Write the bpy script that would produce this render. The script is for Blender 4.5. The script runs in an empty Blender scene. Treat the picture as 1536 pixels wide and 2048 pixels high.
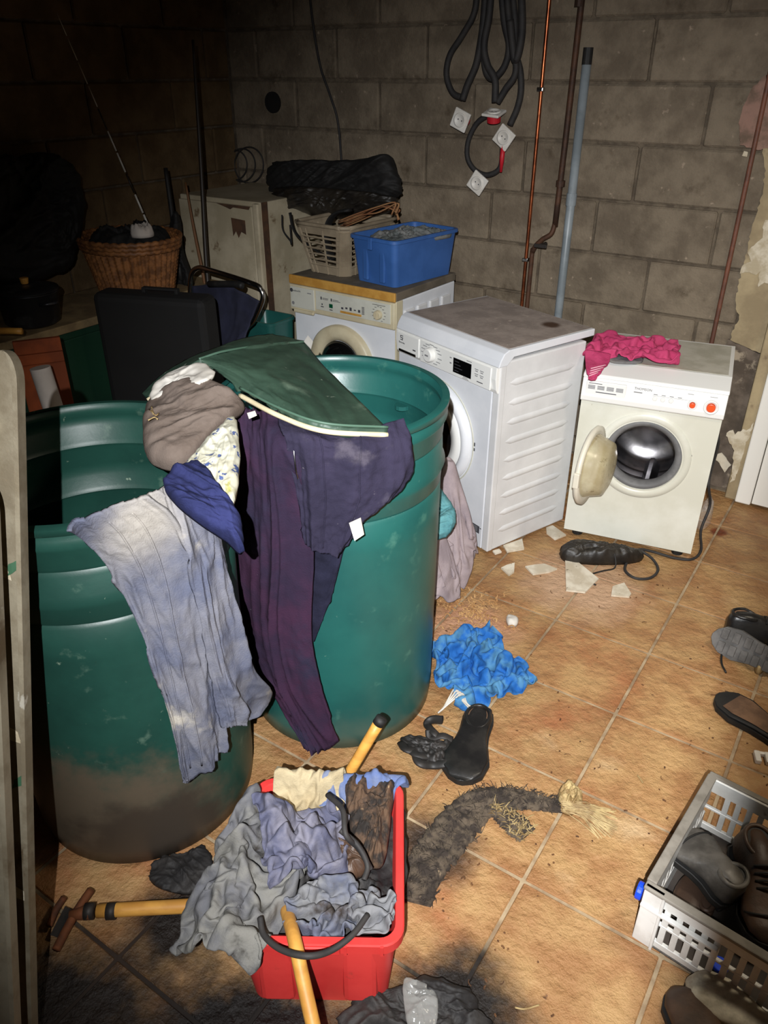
import bpy, bmesh, math, random
import numpy as np
from mathutils import Vector, Matrix
random.seed(7)
scene = bpy.context.scene
COL = scene.collection
R_ = math.radians

# ------------------------------------------------------------------ camera
F_PX, CAM_H, PITCH, YAW = 1544.77, 1.70, R_(29.92), R_(33.532)
cam_d = bpy.data.cameras.new('camera')
cam = bpy.data.objects.new('camera', cam_d); COL.objects.link(cam)
cam.location = (0, 0, CAM_H)
cam.rotation_euler = (math.pi/2 - PITCH, 0, YAW)
cam_d.sensor_fit = 'VERTICAL'; cam_d.sensor_height = 24.0
cam_d.lens = 24.0*F_PX/2048; cam_d.clip_start = .02
scene.camera = cam
C_POS = Vector((0, 0, CAM_H))
C_FWD = Vector((-math.sin(YAW)*math.cos(PITCH), math.cos(YAW)*math.cos(PITCH), -math.sin(PITCH)))
C_RT = Vector((math.cos(YAW), math.sin(YAW), 0)); C_UP = C_RT.cross(C_FWD)

def ray(px, py): return C_FWD + C_RT*((px-768)/F_PX) - C_UP*((py-1024)/F_PX)
def at(px, py, z=0.0):            # point of the photo that stands at height z
    d = ray(px, py); return C_POS + d*((z-CAM_H)/d.z)
def aty(px, py, y):               # point of the photo on a plane parallel to the back wall
    d = ray(px, py); return C_POS + d*(y/d.y)
def atd(px, py, dist):            # point of the photo at a depth along the view axis
    return C_POS + ray(px, py)*dist
def cyl(px, py, c, r):            # point of the photo on an upright cylinder
    d = ray(px, py); a = d.x*d.x+d.y*d.y
    b = -2*(d.x*c[0]+d.y*c[1]); k = c[0]**2+c[1]**2-r*r
    D = b*b-4*a*k
    t = (-b-math.sqrt(D))/(2*a) if D > 0 else -b/(2*a)
    return C_POS + d*t

# ------------------------------------------------------------------ light
w = bpy.data.worlds.new('world'); scene.world = w; w.use_nodes = True
w.node_tree.nodes['Background'].inputs[0].default_value = (1.0, .86, .70, 1)
w.node_tree.nodes['Background'].inputs[1].default_value = .006

def light(name, typ, loc, energy, color, target=None, **kw):
    d = bpy.data.lights.new(name, typ); d.energy = energy; d.color = color
    for k, v in kw.items(): setattr(d, k, v)
    o = bpy.data.objects.new(name, d); COL.objects.link(o); o.location = loc
    if target is not None:
        o.rotation_euler = (Vector(target)-Vector(loc)).to_track_quat('-Z', 'Y').to_euler()
    return o
TORCH = C_POS - C_FWD*.32 - C_RT*.06 + C_UP*.06
light('torch', 'SPOT', TORCH, 520, (.975, .985, 1.0), at(1150, 1110, .2), spot_size=R_(85), spot_blend=1.0, shadow_soft_size=.006)
light('ceiling_lamp_light', 'AREA', (.5, 1.75, 2.42), 8, (1.0, .86, .66), (-.1, 2.0, 0), shape='DISK', size=.35, spread=R_(115))

scene.view_settings.view_transform = 'Standard'
scene.view_settings.look = 'None'
scene.view_settings.exposure = 0.0
scene.view_settings.gamma = 1.0
scene.view_settings.use_curve_mapping = False

# ------------------------------------------------------------------ materials
def S(r, g, b, a=1):
    f = lambda c: (c/255/12.92) if c/255 <= .04045 else ((c/255+.055)/1.055)**2.4
    return (f(r), f(g), f(b), a)
MATS = {}
def M(name, col, col2=None, scale=6, lo=.38, hi=.62, rough=.6, metal=0, bump=0, bscale=80, spec=.5, rand=0,
      dirts=(), stretch=(1, 1, 1), trans=0, alpha=1, detail=6, stains=(), coat=0, bdist=.004, weave=0):
    m = bpy.data.materials.new(name); m.use_nodes = True; MATS[name] = m
    nt = m.node_tree; N = nt.nodes; L = nt.links; b = N['Principled BSDF']
    geo = N.new('ShaderNodeNewGeometry'); mp = N.new('ShaderNodeMapping'); L.new(geo.outputs['Position'], mp.inputs['Vector'])
    mp.inputs['Scale'].default_value = stretch
    def noise(sc, det=detail, seed=0):
        n = N.new('ShaderNodeTexNoise'); n.inputs['Scale'].default_value = sc; n.inputs['Detail'].default_value = det
        n.inputs['Roughness'].default_value = .62
        if seed:
            q = N.new('ShaderNodeVectorMath'); q.operation = 'ADD'; q.inputs[1].default_value = (seed*3.7, seed*1.3, -seed*2.1)
            L.new(mp.outputs[0], q.inputs[0]); L.new(q.outputs[0], n.inputs['Vector'])
        else: L.new(mp.outputs[0], n.inputs['Vector'])
        return n
    def remap(sock, a, c):
        r = N.new('ShaderNodeMapRange'); r.clamp = True; r.interpolation_type = 'SMOOTHSTEP'
        r.inputs[1].default_value = a; r.inputs[2].default_value = c; L.new(sock, r.inputs[0]); return r.outputs[0]
    def mix(fac, a, c):
        x = N.new('ShaderNodeMix'); x.data_type = 'RGBA'; L.new(fac, x.inputs[0])
        if isinstance(a, tuple): x.inputs[6].default_value = a
        else: L.new(a, x.inputs[6])
        if isinstance(c, tuple): x.inputs[7].default_value = c
        else: L.new(c, x.inputs[7])
        return x.outputs[2]
    cur = col
    if col2 is not None: cur = mix(remap(noise(scale).outputs['Fac'], lo, hi), col, col2)
    for i, (dc, dsc, dlo, dhi) in enumerate(dirts):
        cur = mix(remap(noise(dsc, 8, i+1).outputs['Fac'], dlo, dhi), cur, dc)
    for i, (sc_, cx, cy, cz, rad, soft) in enumerate(stains):
        v = N.new('ShaderNodeVectorMath'); v.operation = 'DISTANCE'; v.inputs[1].default_value = (cx, cy, cz); L.new(geo.outputs['Position'], v.inputs[0])
        nn = noise(9, 8, 5+i); ad = N.new('ShaderNodeMath'); ad.operation = 'MULTIPLY_ADD'; ad.inputs[1].default_value = rad*1.3
        L.new(nn.outputs['Fac'], ad.inputs[0]); L.new(v.outputs['Value'], ad.inputs[2])
        cur = mix(remap(ad.outputs[0], rad*1.65+soft, rad*1.65-soft), cur, sc_)
    if rand:
        oi = N.new('ShaderNodeObjectInfo'); hs = N.new('ShaderNodeHueSaturation')
        r = N.new('ShaderNodeMapRange'); r.inputs[3].default_value = 1-rand; r.inputs[4].default_value = 1+rand
        L.new(oi.outputs['Random'], r.inputs[0]); L.new(r.outputs[0], hs.inputs['Value'])
        if isinstance(cur, tuple): hs.inputs['Color'].default_value = cur
        else: L.new(cur, hs.inputs['Color'])
        cur = hs.outputs[0]
    if isinstance(cur, tuple): b.inputs['Base Color'].default_value = cur
    else: L.new(cur, b.inputs['Base Color'])
    b.inputs['Roughness'].default_value = rough; b.inputs['Metallic'].default_value = metal
    b.inputs['Specular IOR Level'].default_value = spec
    if trans: b.inputs['Transmission Weight'].default_value = trans
    if coat: b.inputs['Coat Weight'].default_value = coat
    b.inputs['Alpha'].default_value = alpha
    if bump:
        bp = N.new('ShaderNodeBump'); bp.inputs['Strength'].default_value = bump; bp.inputs['Distance'].default_value = bdist
        L.new(noise(bscale, 8, 9).outputs['Fac'], bp.inputs['Height']); L.new(bp.outputs[0], b.inputs['Normal'])
    m.diffuse_color = col
    return m

SOOT = S(24, 20, 18)
M('grout', S(172, 152, 122), S(136, 114, 88), 12, rough=.9, bump=.3,
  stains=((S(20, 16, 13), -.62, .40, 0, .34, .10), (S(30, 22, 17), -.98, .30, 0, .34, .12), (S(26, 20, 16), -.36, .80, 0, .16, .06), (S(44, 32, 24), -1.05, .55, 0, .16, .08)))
M('tile', S(160, 116, 74), S(182, 144, 96), 7, .35, .65, rough=.45, bump=1.0, bscale=26, rand=.10, bdist=.016, spec=.45,
  dirts=((S(166, 104, 66), 2.3, .54, .74), (S(98, 66, 42), 34, .66, .74), (S(200, 170, 130), 3.1, .60, .80)),
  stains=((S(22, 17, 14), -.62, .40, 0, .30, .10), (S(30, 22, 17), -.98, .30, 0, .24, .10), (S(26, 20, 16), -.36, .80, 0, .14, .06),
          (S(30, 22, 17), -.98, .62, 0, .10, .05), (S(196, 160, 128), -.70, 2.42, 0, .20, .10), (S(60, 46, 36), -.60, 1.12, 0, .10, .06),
          (S(196, 150, 118), -.93, 1.93, 0, .14, .08), (S(120, 58, 22), -.36, 3.1, 0, .03, .01)))
def tile_edges():
    nt = MATS['tile'].node_tree; N = nt.nodes; L = nt.links; b = N['Principled BSDF']; src = b.inputs['Base Color'].links[0].from_socket
    tc = N.new('ShaderNodeTexCoord'); sp = N.new('ShaderNodeSeparateXYZ'); L.new(tc.outputs['Object'], sp.inputs[0])
    ab = []
    for k in (0, 1):
        a = N.new('ShaderNodeMath'); a.operation = 'ABSOLUTE'; L.new(sp.outputs[k], a.inputs[0]); ab.append(a)
    mx = N.new('ShaderNodeMath'); mx.operation = 'MAXIMUM'; L.new(ab[0].outputs[0], mx.inputs[0]); L.new(ab[1].outputs[0], mx.inputs[1])
    g = N.new('ShaderNodeNewGeometry'); n = N.new('ShaderNodeTexNoise'); n.inputs['Scale'].default_value = 6; n.inputs['Detail'].default_value = 6; L.new(g.outputs['Position'], n.inputs['Vector'])
    ad = N.new('ShaderNodeMath'); ad.operation = 'MULTIPLY_ADD'; ad.inputs[1].default_value = .16; L.new(n.outputs['Fac'], ad.inputs[0]); L.new(mx.outputs[0], ad.inputs[2])
    r = N.new('ShaderNodeMapRange'); r.interpolation_type = 'SMOOTHSTEP'; r.inputs[1].default_value = .20; r.inputs[2].default_value = .29; r.inputs[4].default_value = .62; L.new(ad.outputs[0], r.inputs[0])
    m = N.new('ShaderNodeMix'); m.data_type = 'RGBA'; m.blend_type = 'MULTIPLY'; m.inputs[7].default_value = (.62, .44, .33, 1); L.new(r.outputs[0], m.inputs[0]); L.new(src, m.inputs[6]); L.new(m.outputs[2], b.inputs['Base Color'])
tile_edges()
M('mortar', S(112, 99, 82), S(84, 73, 60), 14, rough=.95, bump=.6, bscale=60)
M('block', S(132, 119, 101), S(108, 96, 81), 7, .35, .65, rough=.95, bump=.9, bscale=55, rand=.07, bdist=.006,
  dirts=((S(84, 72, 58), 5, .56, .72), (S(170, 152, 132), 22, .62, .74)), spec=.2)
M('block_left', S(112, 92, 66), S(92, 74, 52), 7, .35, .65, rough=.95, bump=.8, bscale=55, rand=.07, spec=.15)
M('plaster', S(172, 155, 122), S(146, 130, 102), 5, rough=.9, bump=.4, bscale=40, dirts=((S(120, 104, 84), 7, .58, .70),), spec=.2)
M('dark_plaster', S(112, 100, 88), S(84, 74, 64), 9, rough=.95, bump=.8, bscale=40, dirts=((S(160, 146, 126), 12, .58, .68),), spec=.2)
M('pink_plaster', S(150, 118, 104), S(104, 88, 74), 10, rough=.95, bump=.9, bscale=35, spec=.2)
M('paint_flake', S(212, 202, 180), S(178, 164, 136), 16, rough=.8, bump=.4)
M('ceiling', S(120, 106, 86), S(100, 88, 70), 4, rough=.95)
M('upvc', S(236, 234, 226), rough=.35)
M('barrel_dark', S(32, 72, 62), S(27, 62, 54), 3, rough=.42, bump=.12, bscale=25, spec=.5,
  dirts=((S(78, 104, 90), 16, .60, .76), (S(120, 138, 120), 44, .68, .74)), stains=((S(92, 82, 68), -1.28, .62, .02, .34, .10), (S(64, 56, 48), -1.12, .70, .03, .20, .06)))
M('barrel_teal', S(34, 90, 84), S(29, 80, 76), 3, rough=.36, bump=.12, bscale=25, spec=.55,
  dirts=((S(64, 112, 100), 14, .60, .76), (S(130, 160, 140), 44, .70, .75)), stains=((S(60, 86, 78), -.92, 1.30, .0, .12, .06),))
M('white_enamel', S(226, 228, 232), S(214, 217, 222), 3, rough=.28, spec=.5)
M('white_side', S(222, 222, 222), S(208, 208, 208), 3, rough=.38)
M('dusty_top', S(160, 147, 138), S(140, 128, 120), 11, rough=.85, bump=.3, stains=((S(70, 46, 26), -1.085, 2.80, .84, .035, .015),), dirts=((S(178, 164, 152), 40, .60, .70),))
M('cream_enamel', S(220, 220, 208), S(206, 205, 190), 3, rough=.32, dirts=((S(150, 140, 112), 30, .68, .74),))
M('panel_white', S(232, 232, 228), rough=.4)
M('dusty_lid', S(190, 186, 172), S(170, 166, 150), 8, rough=.7, bump=.2)
M('beige_plastic', S(206, 196, 166), S(190, 178, 148), 6, rough=.45)
M('panel_grey', S(204, 204, 192), S(192, 192, 180), 6, rough=.5)
M('ochre_edge', S(196, 148, 70), S(180, 130, 56), 18, rough=.55)
M('dusty_dark_top', S(108, 98, 84), S(88, 80, 68), 9, rough=.9)
M('print', S(64, 64, 70), rough=.7)
M('print_soft', S(128, 128, 130), rough=.7)
M('display', S(8, 8, 9), rough=.12)
M('green_window', S(14, 76, 48), rough=.25)
M('orange_knob', S(226, 84, 36), rough=.35)
M('chrome', S(190, 190, 190), rough=.22, metal=1)
M('steel', S(186, 184, 186), S(150, 148, 152), 20, rough=.24, metal=1)
M('dark_glass', S(12, 12, 13), rough=.08, spec=.7)
M('gasket', S(120, 120, 120), S(98, 98, 98), 10, rough=.6)
M('door_plastic', S(206, 196, 160), S(184, 170, 132), 12, rough=.25, alpha=.62, spec=.6, dirts=((S(120, 104, 70), 18, .58, .70),))
M('door_frame', S(222, 216, 198), rough=.35)
M('rubber', S(20, 20, 20), S(32, 30, 28), 20, rough=.65)
M('cable', S(38, 36, 36), S(50, 47, 45), 20, rough=.7)
M('socket', S(228, 224, 216), S(214, 208, 198), 14, rough=.45)
M('red_plastic', S(214, 62, 58), S(202, 52, 50), 5, rough=.42, dirts=((S(150, 60, 50), 14, .62, .74),), spec=.4)
M('red_tape', S(196, 30, 44), rough=.5)
M('copper', S(184, 104, 66), S(130, 72, 46), 18, rough=.32, metal=.9)
M('rust_pipe', S(88, 58, 40), S(60, 42, 32), 14, rough=.65, metal=.3)
M('grey_pipe', S(142, 150, 154), S(122, 130, 134), 8, rough=.4)
M('redbrown_pipe', S(120, 74, 54), S(92, 58, 44), 14, rough=.6)
M('blue_bin', S(60, 102, 168), S(52, 92, 154), 5, rough=.42)
M('basket_beige', S(150, 136, 114), S(130, 116, 96), 8, rough=.6)
M('bag_black', S(13, 12, 12), S(19, 17, 16), 10, rough=.75, bump=.3)
M('leather_dark', S(26, 23, 20), S(40, 35, 29), 12, rough=.45, bump=.3)
M('brown_cloth', S(128, 78, 48), S(150, 110, 72), 14, rough=.8)
M('grey_paper', S(130, 130, 128), S(90, 96, 96), 12, rough=.6)
M('cabinet_white', S(196, 184, 158), S(172, 160, 134), 5, rough=.5, dirts=((S(120, 100, 74), 9, .64, .72),))
M('cabinet_rust', S(70, 50, 36), S(90, 62, 42), 20, rough=.9)
M('wicker', S(150, 98, 54), S(104, 66, 36), 30, rough=.6)
M('black_panel', S(12, 11, 11), S(17, 16, 15), 4, rough=.8)
M('navy_canvas', S(38, 40, 62), S(30, 32, 50), 10, rough=.85)
M('green_box', S(14, 56, 36), S(12, 48, 32), 4, rough=.6)
M('bench_wood', S(150, 128, 90), S(120, 100, 70), 8, rough=.8)
M('rust_board', S(150, 70, 26), S(120, 54, 20), 6, rough=.8)
M('paper_white', S(206, 196, 186), S(192, 182, 172), 8, rough=.8)
M('pot', S(46, 46, 48), S(86, 86, 88), 8, .5, .7, rough=.4, metal=.5)
M('rod_white', S(214, 210, 200), rough=.4)
M('rod_dark', S(40, 32, 24), rough=.5)
M('stick_brown', S(116, 78, 46), rough=.6)
M('galv', S(168, 158, 136), S(140, 128, 106), 9, rough=.5, metal=.45, bump=.3, bscale=30, dirts=((S(206, 200, 184), 16, .66, .72), (S(104, 86, 62), 6, .58, .70)))
M('galv_green', S(58, 96, 70), rough=.6)
M('denim_grey', S(92, 96, 114), S(118, 118, 126), 9, .35, .65, rough=.95, bump=.5, bscale=260, spec=.1,
  dirts=((S(170, 164, 154), 7, .60, .74),), stains=((S(214, 190, 150), -1.16, .62, 1.0, .018, .008), (S(160, 154, 146), -1.06, .78, .98, .07, .05)))
M('navy_cloth', S(42, 46, 84), S(34, 38, 70), 10, rough=.95, bump=.4, bscale=260, spec=.1)
M('purple_cloth', S(46, 36, 54), S(60, 38, 58), 5, rough=.95, bump=.4, bscale=220, spec=.1, dirts=((S(44, 42, 60), 4, .5, .66), (S(118, 112, 120), 60, .70, .75)))
M('jacket_cloth', S(50, 46, 64), S(42, 39, 55), 7, rough=.95, bump=.4, bscale=220, spec=.1, dirts=((S(78, 73, 84), 9, .56, .72), (S(128, 122, 126), 40, .68, .74)))
M('dark_cloth', S(40, 40, 58), S(30, 30, 44), 7, rough=.95, bump=.4, bscale=220, spec=.1)
M('brown_grey_cloth', S(112, 100, 92), S(98, 86, 78), 8, rough=.95, bump=.4, bscale=220, spec=.1)
M('offwhite_cloth', S(208, 204, 196), S(190, 184, 174), 8, rough=.9, spec=.1)
M('floral_cloth', S(196, 194, 176), S(180, 176, 156), 8, rough=.9, spec=.1, dirts=((S(150, 146, 84), 14, .60, .68), (S(70, 84, 128), 38, .58, .61)))
M('green_vinyl', S(58, 80, 66), S(48, 68, 56), 6, rough=.48, dirts=((S(92, 110, 94), 8, .56, .76), (S(150, 162, 146), 26, .66, .74)), spec=.4, bump=.1)
M('green_piping', S(72, 100, 84), rough=.5)
M('cream_lining', S(214, 200, 166), S(196, 182, 148), 10, rough=.8)
M('lilac_cloth', S(160, 146, 148), S(140, 128, 132), 8, rough=.95, bump=.4, bscale=220, spec=.1)
M('teal_cloth', S(96, 146, 150), S(72, 120, 128), 12, rough=.95, spec=.1)
M('blue_cloth', S(36, 96, 168), S(78, 128, 164), 14, .42, .62, rough=.8, spec=.15, bump=.3, bscale=160, dirts=((S(52, 76, 110), 7, .62, .74),))
M('pink_cloth', S(196, 74, 114), S(182, 62, 102), 14, rough=.95, bump=.6, bscale=300, spec=.1)
M('pink_pale', S(232, 170, 186), rough=.95)
M('grey_rag', S(104, 104, 108), S(128, 126, 120), 9, .35, .65, rough=.95, bump=.5, bscale=160, spec=.1, dirts=((S(52, 48, 44), 9, .56, .70),))
M('blue_grey_rag', S(88, 90, 112), S(122, 120, 132), 9, rough=.85, bump=.4, bscale=160, spec=.2, dirts=((S(60, 54, 50), 10, .60, .72),))
M('slate_rag', S(96, 100, 116), S(124, 124, 126), 10, rough=.9, bump=.4, bscale=160, spec=.1, dirts=((S(66, 58, 52), 9, .56, .70),))
M('beige_towel', S(190, 174, 140), S(168, 152, 120), 12, rough=.95, bump=.6, bscale=200)
M('jeans', S(86, 104, 150), S(120, 128, 150), 10, rough=.95, bump=.4, bscale=260, dirts=((S(70, 68, 70), 8, .56, .7),))
M('burnt', S(88, 66, 48), S(34, 28, 24), 18, .42, .58, rough=.85, bump=.9, bscale=50, dirts=((S(156, 128, 96), 30, .64, .72),))
M('furry_rag', S(52, 44, 38), S(92, 80, 66), 34, .42, .62, rough=.95, bump=.9, bscale=90, dirts=((S(150, 130, 104), 46, .66, .72),))
M('straw', S(182, 160, 112), S(134, 108, 68), 20, rough=.7)
M('shaving', S(206, 164, 110), S(176, 128, 78), 20, rough=.85, rand=.2)
M('wood_handle', S(212, 156, 72), S(190, 134, 60), 10, rough=.5, stretch=(1, 1, 4))
M('rust_iron', S(110, 62, 32), S(70, 42, 28), 16, rough=.8, metal=.3)
M('iron_black', S(40, 38, 36), S(56, 50, 46), 14, rough=.6, metal=.4)
M('leather_black', S(26, 25, 25), S(40, 38, 36), 14, rough=.35, bump=.25, bscale=60, spec=.5)
M('leather_grey', S(110, 106, 100), S(70, 67, 63), 9, rough=.4, bump=.25, bscale=60)
M('leather_brown', S(84, 62, 46), S(60, 44, 34), 9, rough=.5, bump=.3, bscale=60)
M('leather_pale', S(210, 202, 182), S(150, 142, 124), 12, rough=.6, bump=.3)
M('insole', S(122, 92, 68), S(92, 68, 50), 12, rough=.8)
M('tread', S(104, 102, 100), S(80, 78, 76), 14, rough=.8, bump=.4)
M('crate_white', S(224, 224, 220), S(204, 202, 196), 8, rough=.4, dirts=((S(150, 142, 128), 16, .64, .72),))
M('crate_dust', S(136, 130, 120), S(112, 106, 96), 14, rough=.8)
M('crate_floor', S(66, 58, 52), S(50, 44, 40), 14, rough=.9)
M('blue_cap', S(20, 70, 220), rough=.35)
M('shard', S(226, 218, 200), S(196, 184, 162), 12, rough=.5, dirts=((S(110, 92, 70), 30, .62, .68),))
M('black_cloth', S(30, 28, 28), S(48, 45, 43), 12, rough=.7, bump=.4)
M('clear_plastic', S(210, 210, 205), rough=.15, alpha=.22, spec=.8)
M('debris', S(74, 48, 28), S(110, 74, 42), 30, rough=.9)
M('leather_strap', S(30, 28, 27), S(44, 40, 38), 14, rough=.55)

# ------------------------------------------------------------------ mesh helpers
def new_obj(name, me, m=None, parent=None, smooth=False):
    o = bpy.data.objects.new(name, me); COL.objects.link(o)
    if m is not None:
        me.materials.clear(); me.materials.append(MATS[m])
    if smooth:
        for p in me.polygons: p.use_smooth = True
    if parent is not None: o.parent = parent
    return o
def mesh(name, V, Fc):
    me = bpy.data.meshes.new(name); me.from_pydata([tuple(map(float, v)) for v in V], [], [tuple(f) for f in Fc]); me.update()
    return me
def tag(o, label, cat, group=None, kind=None):
    o['label'] = label; o['category'] = cat
    if group: o['group'] = group
    if kind: o['kind'] = kind
    return o
def struct(o, label=None, cat=None):
    o['kind'] = 'structure'
    if label: o['label'] = label
    if cat: o['category'] = cat
    return o
def thing(name, label, cat, loc=(0, 0, 0), rz=0, group=None):
    o = bpy.data.objects.new(name, None); COL.objects.link(o); o.empty_display_size = .05
    o.location = loc; o.rotation_euler = (0, 0, rz)
    return tag(o, label, cat, group)

class MB:
    def __init__(s): s.V = []; s.F = []
    def add(s, V, Fc):
        n = len(s.V); s.V += [tuple(map(float, v)) for v in V]; s.F += [tuple(i+n for i in f) for f in Fc]; return s
    def box(s, x0, x1, y0, y1, z0, z1):
        V = [(x, y, z) for z in (z0, z1) for y in (y0, y1) for x in (x0, x1)]
        return s.add(V, [(0, 2, 3, 1), (4, 5, 7, 6), (0, 1, 5, 4), (2, 6, 7, 3), (0, 4, 6, 2), (1, 3, 7, 5)])
    def disc_prism(s, c, r, h, axis='y', n=32, r2=None):   # cylinder along axis from c
        r2 = r if r2 is None else r2; V = []
        for k, rr in ((0, r), (1, r2)):
            for i in range(n):
                a = 2*math.pi*i/n; u, v = rr*math.cos(a), rr*math.sin(a)
                V.append({'y': (c[0]+u, c[1]+h*k, c[2]+v), 'z': (c[0]+u, c[1]+v, c[2]+h*k), 'x': (c[0]+h*k, c[1]+u, c[2]+v)}[axis])
        Fc = [(i, (i+1) % n, n+(i+1) % n, n+i) for i in range(n)] + [tuple(range(n))[::-1], tuple(range(n, 2*n))]
        return s.add(V, Fc)
    def ring(s, c, prof, n=48, axis='y', close=False):       # lathe: prof = [(r, h)...] about axis
        V = []
        for (r, h) in prof:
            for i in range(n):
                a = 2*math.pi*i/n; u, v = r*math.cos(a), r*math.sin(a)
                V.append({'y': (c[0]+u, c[1]+h, c[2]+v), 'z': (c[0]+u, c[1]+v, c[2]+h)}[axis])
        m_ = len(prof); Fc = []
        for j in range(m_ if close else m_-1):
            k = (j+1) % m_
            for i in range(n): Fc.append((j*n+i, j*n+(i+1) % n, k*n+(i+1) % n, k*n+i))
        return s.add(V, Fc)
    def tube(s, pts, r, n=8, flat=1.0, caps=True, closed=False):
        V, Fc = tube_geo(pts, r, n, flat, caps, closed); return s.add(V, Fc)
    def build(s, name, m, parent=None, bevel=0, seg=2, smooth=False, fixn=True):
        me = mesh(name, s.V, s.F)
        if fixn or bevel:
            b = bmesh.new(); b.from_mesh(me)
            if fixn: bmesh.ops.recalc_face_normals(b, faces=b.faces)
            if bevel:
                es = [e for e in b.edges if len(e.link_faces) == 2 and e.calc_face_angle(0) > .5]
                bmesh.ops.bevel(b, geom=es, offset=bevel, segments=seg, affect='EDGES', profile=.5, clamp_overlap=True)
            b.to_mesh(me); b.free()
        o = new_obj(name, me, m, parent, smooth)
        if smooth and bevel:
            pass
        return o

def crom(P, n, closed=False):
    P = np.array([list(p) for p in P], float); m = len(P)
    out = []
    segs = m if closed else m-1
    ts = np.linspace(0, segs, n, endpoint=not closed)
    for t in ts:
        i = min(int(t), segs-1); f = t-i
        g = (lambda k: P[k % m]) if closed else (lambda k: P[max(0, min(m-1, k))] if 0 <= k < m else (2*P[0]-P[1] if k < 0 else 2*P[-1]-P[-2]))
        a, b, c, d = g(i-1), g(i), g(i+1), g(i+2)
        out.append(.5*((2*b)+(-a+c)*f+(2*a-5*b+4*c-d)*f*f+(-a+3*b-3*c+d)*f**3))
    return np.array(out)

def tube_geo(pts, r, n=8, flat=1.0, caps=True, closed=False):
    P = np.array([list(p) for p in pts], float); m = len(P)
    T = np.gradient(P, axis=0) if not closed else (np.roll(P, -1, 0)-np.roll(P, 1, 0))
    T /= np.linalg.norm(T, axis=1)[:, None]+1e-9
    up = np.array([0, 0, 1.]) if abs(T[0][2]) < .9 else np.array([1., 0, 0])
    N = np.cross(T[0], up); N /= np.linalg.norm(N)
    V = []; rr = r if hasattr(r, '__len__') else [r]*m
    for i in range(m):
        N = N-T[i]*np.dot(N, T[i]); N /= np.linalg.norm(N)+1e-9; B = np.cross(T[i], N)
        for k in range(n):
            a = 2*math.pi*k/n; V.append(P[i]+rr[i]*(N*math.cos(a)+B*math.sin(a)*flat))
    Fc = []
    for i in range(m if closed else m-1):
        j = (i+1) % m
        for k in range(n): Fc.append((i*n+k, i*n+(k+1) % n, j*n+(k+1) % n, j*n+k))
    if caps and not closed: Fc += [tuple(range(n))[::-1], tuple(range((m-1)*n, m*n))]
    return V, Fc
def tube_obj(name, pts, r, m, parent=None, n=8, flat=1.0, res=0, closed=False):
    P = crom(pts, res, closed) if res else pts
    rr = r
    if hasattr(r, '__len__') and res: rr = np.interp(np.linspace(0, len(r)-1, res), range(len(r)), r)
    return MB().tube(P, rr, n, flat, closed=closed).build(name, m, parent, smooth=True)

# vectorised gradient noise
_rng = np.random.default_rng(11); _perm = np.concatenate([_rng.permutation(256)]*3)
_grad = _rng.normal(size=(256, 3)); _grad /= np.linalg.norm(_grad, axis=1)[:, None]
def pn(x, y, z=0.0):
    x, y, z = np.broadcast_arrays(np.asarray(x, float), np.asarray(y, float), np.asarray(z, float))
    xi, yi, zi = np.floor(x).astype(int), np.floor(y).astype(int), np.floor(z).astype(int)
    xf, yf, zf = x-xi, y-yi, z-zi
    f = lambda t: t*t*t*(t*(t*6-15)+10)
    u, v, w_ = f(xf), f(yf), f(zf); res = 0
    for a in (0, 1):
        for b in (0, 1):
            for c in (0, 1):
                h = _perm[_perm[_perm[(xi+a) & 255]+((yi+b) & 255)]+((zi+c) & 255)]
                g = _grad[h]; d = g[..., 0]*(xf-a)+g[..., 1]*(yf-b)+g[..., 2]*(zf-c)
                res = res+d*(u if a else 1-u)*(v if b else 1-v)*(w_ if c else 1-w_)
    return res*1.5
def ridged(x, y, z=0.0, o=3):
    r = 0; a = 1; t = 0
    for k in range(o):
        n = 1-np.minimum(1, np.abs(pn(x*2**k+k*7.3, y*2**k-k*3.1, z))*2.2); r = r+a*n*n; t += a; a *= .5
    return r/t
def folds(x, y, seed=0, stretch=1.0, ang=0.0):
    c, s = math.cos(ang), math.sin(ang); X = (x*c+y*s)/stretch; Y = -x*s+y*c
    wx = pn(X*.8+seed, Y*.8, seed*1.7)*1.2; wy = pn(X*.8+31+seed, Y*.8, seed*.7)*1.2
    return ridged(X+wx, Y+wy, seed*2.3, 3)

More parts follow.
